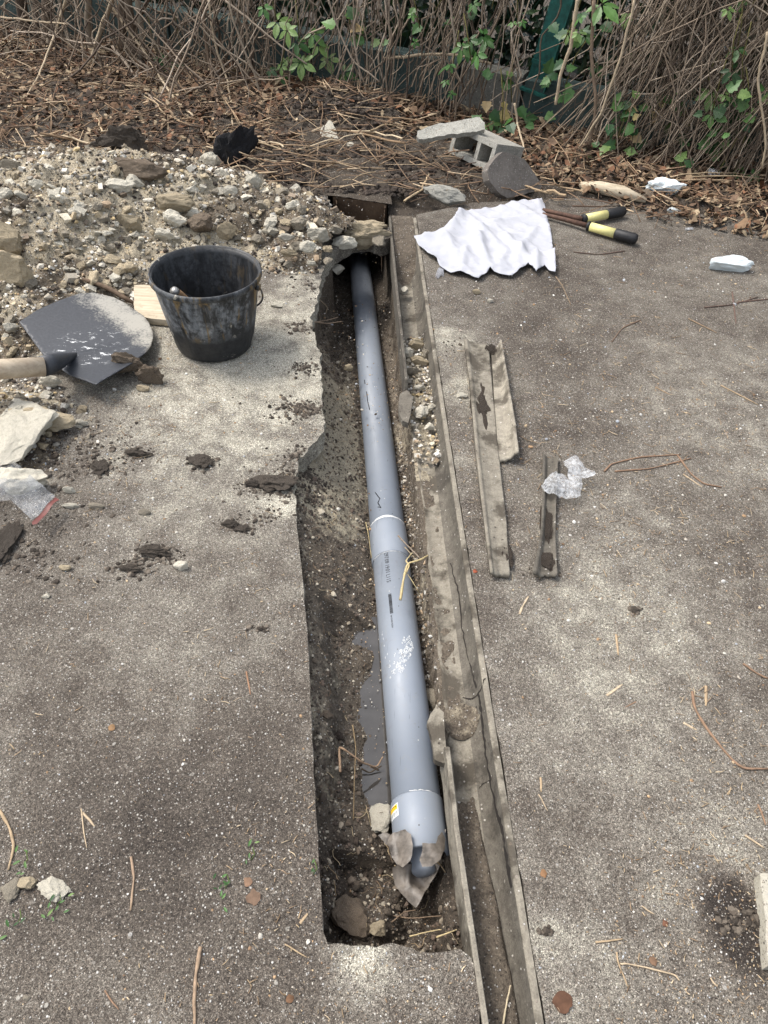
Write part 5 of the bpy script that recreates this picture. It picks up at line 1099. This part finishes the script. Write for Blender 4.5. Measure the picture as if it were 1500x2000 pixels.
link('dead_brush', b.mesh('dead_brush'), M['twig'], kind='stuff', label='tangle of dead leaning twigs around the shrub stems at left', cat='brush')
# countable longer vines and stems
def long_vine(pts, r, lb, col, off=.3, nm='dry_vine', cat='vine', grp=None, kk=6):
    p3 = []
    for i_, (a, c) in enumerate(pts):
        p = onfence(a, c, off) ; 
        if p[2] < .01: p = drop(a, c, .012)
        p3.append(p)
    p3 = np.array(p3); t = np.r_[0, np.cumsum(np.linalg.norm(np.diff(p3, axis=0), axis=1))]; tt = np.linspace(0, t[-1], 26); from_ = np.stack([np.interp(tt, t, p3[:, k_]) for k_ in range(3)], 1)
    for _ in range(3): from_[1:-1] = (from_[:-2]+2*from_[1:-1]+from_[2:])/4
    from_ += .006*np.stack([fbm(tt+r*999, tt*0, 14, 3, k_) for k_ in range(3)], 1)
    b = MB(); b.tube(from_, r*np.linspace(1.1, .8, 26), kk, col); return link(nm, b.mesh(nm), M['twig'], label=lb, cat=cat, group=grp)
TAN, BRN, GRY = (.40, .32, .22), (.20, .145, .10), (.26, .21, .16)
long_vine([(195, -20), (280, 100), (345, 200), (380, 228)], .008, 'long pale twig slanting down right between the shrubs at left', TAN)
long_vine([(225, -15), (195, 55), (172, 130), (120, 160)], .008, 'pale twig bending left in front of the left shrub', TAN, .45)
long_vine([(130, -10), (110, 60), (75, 150), (40, 210)], .007, 'pale twig running down to the lower left corner of the brush', TAN, .5)
long_vine([(0, 32), (60, 42), (135, 48)], .006, 'nearly level twig at the top left edge', TAN, .55)
long_vine([(398, -10), (400, 90), (415, 150), (430, 225)], .010, 'thick dark vine standing upright left of centre', BRN, .3)
long_vine([(405, -10), (420, 90), (445, 160), (455, 245)], .006, 'thinner pale vine just right of the thick dark one', TAN, .35)
long_vine([(440, 0), (500, 50), (560, 100), (600, 125)], .006, 'slanting vine across the dark gap above the green plinth', GRY)
long_vine([(220, 90), (270, 155), (310, 215)], .009, 'curved bare stem between the shrubs and the litter', GRY, .4)
long_vine([(875, -10), (890, 80), (885, 130), (900, 160)], .006, 'vine hanging left of the bare plinth', GRY)
long_vine([(1130, -5), (1115, 90), (1095, 140), (1085, 205)], .010, 'thick pale vine crossing in front of the green post', TAN)
long_vine([(1160, 0), (1155, 100), (1165, 200), (1150, 290)], .009, 'upright brown vine right of the green post', BRN)
long_vine([(750, 115), (840, 105), (900, 108), (960, 125)], .008, 'pale vine lying level along the top of the plinth', TAN, .12)
long_vine([(1005, 200), (1010, 240), (1028, 303)], .006, 'thin vine standing behind the leaning paver', TAN, .35)
long_vine([(640, -5), (660, 60), (690, 120), (740, 160)], .005, 'vine arching over the dark mound', GRY)
long_vine([(700, -5), (690, 70), (705, 150), (700, 200)], .006, 'vine dangling above the right of the dark mound', GRY)
long_vine([(1240, -5), (1215, 110), (1170, 230), (1130, 290)], .006, 'long vine sweeping down left across the right curtain', TAN, .36)
long_vine([(1500, 60), (1480, 160), (1495, 260), (1490, 330)], .006, 'vine hanging along the right edge of the curtain', TAN, .36)
# shrub stems at left
def shrub(stems, lb, off):
    base = drop(*stems[0][0][0]); E_ = empty('dead_shrub', base, lb, 'shrub')
    for pts, r, col in stems:
        p3 = np.array([onfence(a, c, off+random.uniform(-.08, .08)) for a, c in pts]); p3[0, 2] = min(p3[0, 2], .0); d = p3[-1]-p3[-2]; d /= np.linalg.norm(d); p3 = np.vstack([p3, p3[-1]+d*.8])
        t = np.linspace(0, len(p3)-1, 24); q3 = np.stack([np.interp(t, np.arange(len(p3)), p3[:, k_]) for k_ in range(3)], 1)
        for _ in range(2): q3[1:-1] = (q3[:-2]+2*q3[1:-1]+q3[2:])/4
        q3 += .010*np.stack([fbm(t*.5+r*77, t*0, 2, 3, k_+4) for k_ in range(3)], 1)
        b = MB(); b.tube(q3, r*np.linspace(1.15, .8, 24)*(1+.12*fbm(t, t*0, 1.5, 2, 9)), 9, col); kid('stem', b.mesh('stem'), M['twig'], E_)
S1, S2, S3 = (.17, .13, .095), (.27, .225, .17), (.10, .075, .055)
shrub([([(60, 140), (50, 60), (40, 0)], .040, S3), ([(95, 110), (90, 50), (92, 0)], .020, S1), ([(88, 120), (72, 50), (68, 0)], .018, S3)], 'dark thick stemmed dead shrub in the far left corner', .15)
shrub([([(90, 112), (88, 60), (90, 0)], .026, S1), ([(88, 110), (100, 60), (135, 0)], .014, S2)], 'pale forked stem just right of the dark left corner shrub', .3)
shrub([([(185, 128), (172, 60), (170, 0)], .020, S2), ([(178, 140), (195, 70), (222, 0)], .012, S2), ([(160, 135), (130, 70), (115, 0)], .010, S2)], 'pale three stemmed shrub in the middle of the left brush', .3)
shrub([([(232, 165), (238, 80), (240, 0)], .026, S1), ([(252, 170), (258, 80), (252, 0)], .026, S1), ([(262, 168), (280, 80), (268, 0)], .018, S2), ([(240, 168), (250, 80), (290, 0)], .012, S1)], 'dense clump of brown stems right of the pale three stemmed shrub', .25)
# ---------------------------------------------------------------- litter
def fz_(x, y): return np.maximum(np.maximum(soil_z(x, y), heap_z(x, y)), 0)
n = 17000; x = rng.uniform(-3.6, 3.3, n); u = rng.random(n); yl = yfar(x)+np.interp(x, [-3, -1.6, -.9, -.5, .3, .6, 1.2, 2.5], [.05, .08, .30, .75, .55, .15, -.05, -.12])+.15*fbm(x, u*0, 2.3, 2, 5)
y = yl+(fl(x)+.05-yl)*u**.9; k = (~((np.abs(x+.37) < .35) & (np.abs(y-4.65) < .35) & (rng.random(n) < .9))); k &= y < fl(x)-.01; x, y = x[k], y[k]; n = len(x)
V0 = np.array([(-.5, -.05, 0), (-.15, -.34, .10), (.25, -.26, .08), (.55, .0, .03), (.2, .3, .12), (-.2, .3, .07)]); V0[:, 2] -= .05
sz = np.clip(np.exp(rng.normal(-3.5, .38, n)), .012, .06); a = rng.uniform(0, 6.28, n); ca, sa_ = np.cos(a), np.sin(a); til = rng.normal(0, .45, (n, 2)); cv = rng.uniform(.3, 2.4, n)*rng.choice([-1, 1], n)
vx = V0[None, :, 0]*sz[:, None]; vy = V0[None, :, 1]*sz[:, None]*rng.uniform(.6, 1.1, n)[:, None]; vz = V0[None, :, 2]*sz[:, None]*cv[:, None]+vx*til[:, :1]+vy*til[:, 1:]
V = np.stack([x[:, None]+vx*ca[:, None]-vy*sa_[:, None], y[:, None]+vx*sa_[:, None]+vy*ca[:, None], fz_(x, y)[:, None]+.010+np.abs(rng.normal(0, .012, n))[:, None]+vz], -1)
idx = np.arange(n)[:, None]*6; T_ = np.concatenate([idx+[0, 1, 5], idx+[1, 4, 5], idx+[1, 2, 4], idx+[2, 3, 4]])
lc = .78*colpick(n, [(.15, .088, .05), (.21, .135, .08), (.10, .06, .038), (.30, .215, .135), (.13, .085, .055), (.07, .048, .034), (.36, .28, .18), (.20, .10, .055)], .25)
link('leaf_litter', mesh_np('leaf_litter', V.reshape(-1, 3), T_, np.repeat(lc, 6, 0), False), M['litter'], kind='stuff', label='brown dead leaves carpeting the soil below the fence', cat='leaf litter')
def straws(name, n, pos, Ls, r, lab, cols, zl=.006, til=.12):
    b = MB()
    for q in range(n):
        x, y = pos(); L_ = Ls()*(min(1.2, .3+.45*y) if til < .05 else 1); a = random.uniform(0, 3.15); d = np.array([math.cos(a), math.sin(a), 0])*L_/2; z = float(fz_(np.array([x]), np.array([y]))[0]); c = np.array([x, y, z+zl+random.random()*zl*2]); d[2] = random.gauss(0, til)*L_
        p0, p1 = c-d, c+d; p0[2] = max(p0[2], z*.5+.002); p1[2] = max(p1[2], z*.5+.002); mid = (p0+p1)/2+np.array([random.gauss(0, .06)*L_, random.gauss(0, .06)*L_, 0]); b.tube([p0, mid, p1], r()*np.array([1, .9, .6]), 4, np.array(random.choice(cols))*random.uniform(.8, 1.2), cap=True)
    return link(name, b.mesh(name), M['twig'], kind='stuff', label=lab, cat='twigs')
SC = [(.42, .32, .20), (.33, .24, .15), (.22, .15, .09), (.50, .40, .27), (.28, .20, .13)]
def lp():
    while True:
        x = random.uniform(-3.2, 3.2); y = random.uniform(3.5, 5.8)
        if float(yfar(np.array([x]))[0])-.08+(.02 if x < -1.4 else .3 if x < -.9 else .12 if x < 0 else 0) < y < fl(x): return x, y
straws('twig_litter', 2300, lp, lambda: random.uniform(.04, .26), lambda: random.uniform(.0014, .004), 'broken dry twigs strewn through the dead leaves', [(.30, .21, .13), (.22, .145, .09), (.15, .10, .065), (.42, .32, .21), (.19, .125, .08), (.10, .065, .045)], .014)
def lp2():
    while True:
        px, py = random.uniform(0, 1500), random.uniform(420, 2000); p = P(px, py)
        z = float(surf_z(p[0:1], p[1:2])[0])
        if z > -.004 and z < .02 and not (800 < px < 1090 and py < 560) and float(fbm(p[0:1], p[1:2], 2.6, 3, 8)[0])+random.gauss(0, .2)+(.12 if px > 1000 else -.08) > 0: return p[0], p[1]
straws('straw_bits', 2400, lp2, lambda: random.choice([.005, .006, .008, .008, .012, .016, .03]), lambda: random.uniform(.0005, .0013), 'tiny straw and bark bits dusting the paving', SC, .0015, .03)
# larger single twigs on the litter, each a thing
for q in range(70):
    x, y = lp()
    a = random.uniform(0, 3.15); L_ = random.uniform(.2, .6); z = float(fz_(np.array([x]), np.array([y]))[0])+.03; d = np.array([math.cos(a), math.sin(a)*.5, random.gauss(0, .08)])*L_/2; c = np.array([x, y, z])
    sr = 'behind the rubble heap' if x < -1.3 else 'behind the black lump and the mound' if x < -.1 else 'round the hollow block' if x < .9 else 'below the hanging vines'
    b = MB(); vine(b, c-d, c+d, .05, random.uniform(.003, .007), 10, 0, random.choice(SC[:4]), 5); me = b.mesh('stick'); me.transform(Matrix.Translation(-Vector(c)))
    o = link('stick', me, M['twig'], label='dry bent stick strewn over the dead leaves %s' % sr, cat='stick', group='dry sticks %s' % sr); o.location = c
def twig(pts, r, lb, col=(.42, .32, .2), lift=.003, flat=False, nm='stick', cat='stick'):
    p3 = np.array([drop(a, c, lift) for a, c in pts]); n = max(len(p3), 3)*4; t = np.linspace(0, len(p3)-1, n); q3 = np.stack([np.interp(t, np.arange(len(p3)), p3[:, k_]) for k_ in range(3)], 1); q3[1:-1] = (q3[:-2]+2*q3[1:-1]+q3[2:])/4
    q3[:, :2] += .002*np.stack([fbm(t+r*999, t*0, 1.3, 3, k_) for k_ in range(2)], 1); b = MB(); b.tube(q3, (r if r > .0055 else r*.78)*(1+.45*fbm(t, t*0, 1.9, 2, 6))*np.linspace(1.1, .75, n), 6, np.array(col)*(.82, .80, .80))
    if 'chip' in lb or 'sliver' in lb or 'split' in lb:
        for v_ in b.V: zc = v_[:, 2].mean(); v_[:, 2] = zc-.0015+(v_[:, 2]-zc)*.45
    me = b.mesh(nm); return link(nm, me, M['twig'], label=lb, cat=cat)
B2 = (.26, .17, .11)
for pts, r, lb, col in [([(393, 1848), (384, 1900), (379, 1950), (380, 2010)], .0042, 'thick brown stick at the bottom edge left of the trench', (.33, .24, .16)), ([(0, 1582), (18, 1610), (28, 1650), (16, 1700)], .0036, 'bent tan stick at the left edge near the bottom', SC[0]), ([(255, 1672), (263, 1715), (256, 1778)], .003, 'upright knobby stick at the lower left', (.34, .25, .17)), ([(585, 1802), (602, 1782)], .0032, 'short wood chip near the near left corner of the trench', SC[0]), ([(160, 1585), (185, 1612)], .0028, 'tan bark sliver in the cluster at the lower left', SC[3]), ([(158, 1580), (170, 1655)], .0016, 'thin straw in the cluster at the lower left', SC[3]), ([(482, 1310), (488, 1355)], .0022, 'reddish sliver on the paving left of the trench', (.34, .2, .12)), ([(205, 1935), (232, 1970)], .0018, 'dark twig near the bottom left', B2), ([(556, 1845), (600, 1868)], .0015, 'straw lying below the trench corner', SC[0]),
                        ([(1352, 1350), (1358, 1385), (1385, 1430), (1425, 1480), (1452, 1502), (1500, 1500)], .0038, 'longest curved brown stick on the right paving', B2), ([(1180, 920), (1195, 905), (1250, 893), (1330, 888)], .0035, 'curved brown twig right of the clear bag', B2), ([(1200, 920), (1270, 915), (1350, 895)], .003, 'straight brown twig under the curved one', B2), ([(1322, 888), (1350, 925), (1375, 945), (1410, 952)], .0032, 'forked twig end right of the curved brown twig', B2), ([(1334, 925), (1372, 950)], .003, 'pale split piece on the forked twig', SC[3]),
                        ([(1220, 490), (1170, 497), (1120, 492)], .003, 'dark twig on the open paving under the oval foam chunk', (.13, .09, .07)), ([(1375, 600), (1430, 595), (1480, 580)], .003, 'dark long twig near the right edge', (.13, .09, .07)), ([(1430, 570), (1438, 632)], .0035, 'upright dark twig crossing the long one near the right edge', (.15, .1, .08)), ([(1440, 590), (1520, 582)], .003, 'twig running off the right edge', (.15, .1, .08)), ([(1250, 625), (1215, 640), (1195, 668)], .003, 'curved twig in the middle of the right paving', (.2, .14, .1)), ([(1345, 622), (1400, 650)], .0022, 'thin tan twig below the dark long one', SC[1]), ([(1085, 540), (1100, 560), (1115, 595)], .003, 'twig poking out from under the corner of the white cloth', (.25, .19, .13)), ([(1280, 755), (1310, 770)], .0035, 'brown sliver in the middle of the right paving', SC[1]), ([(1408, 752), (1480, 790)], .0022, 'thin straw near the right edge', SC[0]),
                        ([(1185, 1357), (1217, 1335)], .0036, 'flat cream wood chip on the right paving', (.55, .45, .31)), ([(1015, 1198), (1022, 1182), (1033, 1165)], .0036, 'curved cream wood chip near the gutter', (.52, .43, .30)), ([(1203, 1238), (1209, 1278)], .0034, 'upright tan wood chip on the right paving', SC[0]), ([(1380, 1338), (1380, 1378)], .0042, 'upright wood chip beside the longest curved stick', SC[0]), ([(1335, 1410), (1362, 1424)], .0036, 'cream chip below the upright wood chip', (.55, .45, .31)), ([(1243, 1370), (1220, 1380)], .0018, 'small twig by the flat cream chip', B2), ([(1450, 1295), (1475, 1312), (1500, 1325)], .003, 'bent brown twig at the right edge', B2),
                        ([(1055, 1518), (1057, 1545)], .0028, 'upright straw near the gutter at lower right', SC[0]), ([(1052, 1552), (1070, 1582)], .0014, 'thin straw just below the upright one', SC[3]), ([(1164, 1840), (1215, 1832)], .002, 'level straw at the lower right', SC[0]), ([(1212, 1882), (1222, 1880), (1320, 1902), (1328, 1915)], .0020, 'long straw with a kink near the bottom', SC[3]), ([(1205, 1860), (1210, 1890), (1226, 1925)], .0018, 'straw crossing the kinked one', SC[0]), ([(1253, 1770), (1278, 1784)], .0016, 'pale straw in the middle of the lower right paving', SC[3]), ([(1455, 1630), (1492, 1656)], .0024, 'pale straw near the pale plate at the right edge', SC[3]), ([(1480, 1570), (1495, 1610)], .0026, 'brown twig above the pale plate', B2), ([(1388, 1910), (1400, 1925)], .0018, 'short straw near the bottom right', SC[3]),
                        ([(60, 245), (95, 295), (130, 347)], .007, 'pale stick pointing down onto the left of the heap', (.38, .28, .19)), ([(500, 295), (450, 310), (440, 320)], .003, 'thin twig by the black lump', B2), ([(610, 258), (640, 245), (672, 234)], .008, 'pale stick poking out of the dark mound', TAN), ([(580, 268), (600, 275)], .003, 'short twig left of the pale triangular shard', TAN), ([(1145, 1820), (1150, 1822)], .001, 'tiny straw speck at the lower right', SC[0])]:
    twig(pts, r, lb, col)
# roots in the trench and on the pipe
def root3(p3, r, lb, col, nm='root', k=6):
    p3 = np.array(p3, float); n = len(p3)*6; t = np.linspace(0, len(p3)-1, n); q3 = np.stack([np.interp(t, np.arange(len(p3)), p3[:, k_]) for k_ in range(3)], 1); q3[1:-1] = (q3[:-2]+2*q3[1:-1]+q3[2:])/4; q3[1:-1] = (q3[:-2]+2*q3[1:-1]+q3[2:])/4
    q3 += .0012*np.stack([fbm(t+r*999, t*0, 2.3, 3, k_) for k_ in range(3)], 1); b = MB(); b.tube(q3, r*(1+.3*fbm(t, t*0, 2.3, 2, 6))*np.linspace(1, .6, n), k, col); return b
def rootobj(parts, lb):
    b = MB()
    for px3, r, col in parts:
        s = root3([P(*q) for q in px3], r, '', col); 
        b.add(np.concatenate(s.V), np.concatenate(s.Q), np.concatenate(s.T), col)
    link('root', b.mesh('root'), M['twig'], label=lb, cat='root')
YR = (.42, .34, .18)
rootobj([([(782, 1172, -.085), (788, 1130, -.075), (796, 1100, -.07), (826, 1092, -.06), (835, 1085, -.08)], .0036, YR), ([(790, 1125, -.076), (800, 1105, -.07), (792, 1095, -.065), (805, 1080, -.07)], .0026, YR), ([(778, 1046, -.085), (795, 1065, -.075), (820, 1090, -.07)], .0026, (.20, .16, .12)), ([(795, 1120, -.08), (815, 1150, -.10), (822, 1165, -.13)], .0014, YR), ([(790, 1068, -.08), (815, 1095, -.07)], .0016, (.26, .21, .14))], 'yellowish forked root lying over the pipe below the coupling')
rootobj([([(665, 1508, -.10), (662, 1460, -.10), (672, 1462, -.09), (705, 1488, -.12), (735, 1500, -.16), (748, 1478, -.15)], .0030, (.25, .17, .11)), ([(725, 1497, -.15), (740, 1505, -.18)], .003, (.25, .17, .11)), ([(706, 1500, -.19), (722, 1510, -.20), (745, 1496, -.19)], .0022, (.06, .045, .03))], 'forked brown root reaching over the puddle')
rootobj([([(688, 1415, -.14), (696, 1460, -.15), (692, 1520, -.15), (690, 1600, -.15)], .0016, (.22, .16, .09))], 'thin root hanging down the bank left of the puddle')
rootobj([([(715, 1020, -.16), (722, 1060, -.18), (726, 1090, -.2)], .0012, YR)], 'thin pale root left of the coupling')
rootobj([([(612, 628, -.05), (640, 632, -.12), (668, 628, -.16)], .0022, (.30, .22, .15)), ([(612, 630, -.05), (640, 625, -.12), (660, 620, -.16)], .0018, (.30, .22, .15))], 'frayed roots sticking out of the soil left of the upper pipe')
rootobj([([(606, 545, -.01), (620, 580, -.05), (640, 600, -.10), (636, 612, -.12)], .0016, (.26, .20, .13))], 'long pale root dangling at the dark cavity')
rootobj([([(730, 1770, -.16), (750, 1785, -.16), (800, 1795, -.15), (862, 1788, -.14)], .0018, (.17, .12, .08)), ([(765, 1800, -.15), (790, 1780, -.15), (812, 1778, -.15)], .0014, (.17, .12, .08))], 'brown rootlets across the mud below the pipe end')
rootobj([([(800, 1828, -.12), (840, 1818, -.12), (862, 1816, -.11)], .0014, (.45, .36, .2)), ([(852, 1830, -.11), (893, 1815, -.10)], .0018, (.45, .36, .2))], 'pale straws lying in the near corner of the trench')
rootobj([([(852, 1682, -.10), (862, 1690, -.12), (870, 1705, -.13)], .0016, (.35, .26, .16))], 'thin rootlet beside the torn film')
rootobj([([(982, 2000, -.05), (990, 1960, -.05), (997, 1925, -.045)], .0018, (.50, .42, .28))], 'pale straw standing in the soil of the near gutter')
# fine rootlets in the trench
b = MB()
for q in range(260):
    y = random.uniform(.4, 3.0); e = float(ex(EYk, EXk, y)); g_ = float(GL(y)); x = e+(g_-e)*random.random(); z = float(soil_z(np.array([x]), np.array([y]))[0]); c = np.array([x, y, z]); pts = [c]
    d = rng.normal(0, 1, 3)*[1, 1, .4]; d /= np.linalg.norm(d)
    for _ in range(6): d = d+rng.normal(0, .45, 3); d /= np.linalg.norm(d); c = c+d*random.uniform(.004, .011); zz = float(soil_z(c[0:1], c[1:2])[0]); c = np.array([c[0], c[1], max(c[2], zz+.001)]); pts.append(c)
    b.tube(pts, random.uniform(.0004, .0009), 4, np.array(random.choice([(.30, .22, .13), (.20, .14, .09), (.12, .08, .05), (.4, .32, .2)])), cap=False)
link('rootlets', b.mesh('rootlets'), M['twig'], kind='stuff', label='fine torn rootlets bristling from the trench soil', cat='roots')
# weeds and odd leaves on the paving
def weed(px, py, lb, n=7, s=.012):
    c = drop(px, py, .002); E_ = empty('weed', c, lb, 'weed'); L = MB()
    for q in range(n):
        cc = c+np.array([random.gauss(0, .012), random.gauss(0, .016), random.uniform(.002, .010)]); t0 = random.uniform(0, 6.3); xx = np.array([math.cos(t0), math.sin(t0), random.uniform(0, .5)]); xx /= np.linalg.norm(xx); nn = np.array([0, 0, 1.])-xx*xx[2]; nn /= np.linalg.norm(nn)
        L.add(cc+LANCE[0]@np.stack([xx, np.cross(nn, xx)*.7, nn])*s*random.uniform(.7, 1.3), None, LANCE[1], np.array(random.choice(GREENS))*1.1)
    kid('leaves', L.mesh('leaves', False), M['leaf'], E_); b = MB(); b.tube([c, c+np.array([.006, .01, .004]), c+np.array([.0, .022, .008])], .0009, 4, (.08, .12, .03)); kid('stem', b.mesh('stem'), M['twig'], E_)
weed(440, 1735, 'tiny green weed left of the orange leaf scrap', 9); weed(490, 1680, 'smallest green seedling above the orange leaf scrap', 4); weed(45, 1690, 'tiny green weed above the tan stone at lower left', 7); weed(32, 1805, 'green weed in the straw at the lower left edge', 7); weed(110, 1770, 'grassy green weed right of the jagged flake', 8, .014); weed(612, 1708, 'single green leaf on the near left edge of the trench', 3, .010)
def deadleaf(px, py, s, col, lb):
    c = drop(px, py, .004); th = np.linspace(0, 2*math.pi, 18, endpoint=False); rr = s*(.75+.5*vn(th*1.6, th*0+px, 3)); V = [(0, 0, .001)]+[(r_*math.cos(a)*.5, r_*math.sin(a)*.5, .0)for a, r_ in zip(th, rr)]+[(r_*math.cos(a), r_*math.sin(a), .006*s/.02*float(vn(a*2, px, 5))-.002) for a, r_ in zip(th, rr)]
    T_ = [(0, 1+q, 1+(q+1) % 18) for q in range(18)]; Q = [(1+q, 19+q, 19+(q+1) % 18, 1+(q+1) % 18) for q in range(18)]; me = mesh_np('dead_leaf', V, [np.array(T_), np.array(Q)], np.tile(col, (37, 1)))
    o = link('dead_leaf', me, M['litter'], label=lb, cat='leaf'); o.location = c
deadleaf(1100, 1958, .016, (.085, .042, .024), 'curled rusty brown dead leaf at the bottom right of the gutter'); deadleaf(496, 1752, .013, (.14, .09, .06), 'crumbled orange brown leaf scrap by the tiny weed'); deadleaf(485, 1722, .009, (.18, .11, .07), 'smaller brown leaf scrap above the orange one'); deadleaf(566, 1950, .007, (.12, .065, .035), 'small rust coloured scrap near the bottom'); deadleaf(218, 1420, .008, (.20, .12, .06), 'small orange leaf scrap on the left paving'); deadleaf(1300, 1803, .006, (.13, .06, .035), 'tiny rusty scrap in the middle of the lower right paving'); deadleaf(1062, 1706, .007, (.20, .11, .055), 'tiny orange scrap by the near gutter'); deadleaf(1277, 1877, .007, (.15, .09, .055), 'small brown scrap above the kinked straw'); deadleaf(928, 1115, .006, (.22, .06, .03), 'tiny red scrap on the gutter floor')

# soil crumbs round the clods on the paving
cs_ = []
for a, c, sp_, n in [(540, 950, 30, 150), (500, 950, 26, 60), (393, 905, 18, 70), (270, 888, 20, 60), (196, 915, 18, 60), (448, 1026, 15, 50), (475, 1034, 12, 40), (300, 1080, 26, 110), (258, 1112, 22, 80), (330, 1090, 20, 50), (504, 1228, 12, 30), (1450, 1800, 26, 120), (1240, 1193, 8, 20), (1065, 1820, 8, 30), (600, 960, 25, 80), (130, 900, 45, 120), (570, 900, 30, 60), (598, 800, 17, 260), (600, 890, 20, 220), (590, 930, 22, 160), (60, 1090, 50, 120), (520, 1010, 30, 60), (590, 720, 17, 120), (585, 640, 17, 90), (570, 800, 30, 90), (600, 560, 25, 80), (150, 860, 60, 160), (90, 1000, 60, 120), (960, 830, 16, 30), (1060, 1110, 18, 50), (880, 680, 20, 30)]:
    for _ in range(n):
        p = P(a+random.gauss(0, sp_), c+random.gauss(0, sp_*.45)); z = float(surf_z(p[0:1], p[1:2])[0])
        if z > -.3: cs_.append((p[0], p[1], z+.001))
cs_ = np.array(cs_); n = len(cs_)
scatter_pebbles('soil_crumbs', cs_, np.clip(np.exp(rng.normal(-5.6, .5, n)), .001, .009), colpick(n, [(.09, .074, .058), (.06, .048, .037), (.13, .108, .085), (.04, .032, .025)], .2), M['peb'], 'loose dark soil crumbs spilled round the clods on the paving', 'soil crumbs')

n = 2600; q_ = np.array([(random.gauss(0, 1), random.gauss(0, 1)) for _ in range(n)]); half = n//2; pit_ = np.arange(n) > n-700
x = np.where(np.arange(n) < half, -.37+.24*q_[:, 0], -.35+.42*q_[:, 0]); y = np.where(np.arange(n) < half, 4.72+.17*q_[:, 1], 3.95+.14*q_[:, 1]); k = (y < fl(x)-.02) & (heap_z(x, y) < .02); x = np.where(pit_, -.2+.18*q_[:, 0], x); y = np.where(pit_, 3.63+.28*np.abs(q_[:, 1]), y); k = (k | pit_) & ((y > 3.64) | (x < -.4)); x, y = x[k], y[k]; n = len(x)
scatter_pebbles('soil_lumps', np.c_[x, y, fz_(x, y)+.004], np.clip(np.exp(rng.normal(-4.75, .5, n)), .003, .026), colpick(n, [(.035, .027, .021), (.05, .038, .03), (.022, .017, .014), (.075, .058, .044)], .2), M['peb'], 'dark crumbly soil lumps of the mound before the plinth', 'soil', geo=ICO2)

n = 850; x = rng.uniform(-2.5, -.2, n*4); y = rng.uniform(1.6, 3.9, n*4); hz = heap_z(x, y); k = hz > .0; x, y, hz = x[k][:n], y[k][:n], hz[k][:n]
scatter_pebbles('rubble_chips', np.c_[x, y, hz+.004], np.clip(np.exp(rng.normal(-4.45, .42, len(x))), .006, .032), colpick(len(x), [(.60, .56, .48), (.50, .45, .35), (.44, .36, .24), (.34, .28, .20), (.24, .19, .14), (.12, .095, .07), (.38, .34, .27), (.54, .51, .44)]), M['peb'], 'angular broken concrete chips half sunk in the rubble heap', 'rubble', flat=.8, geo=CUBE)
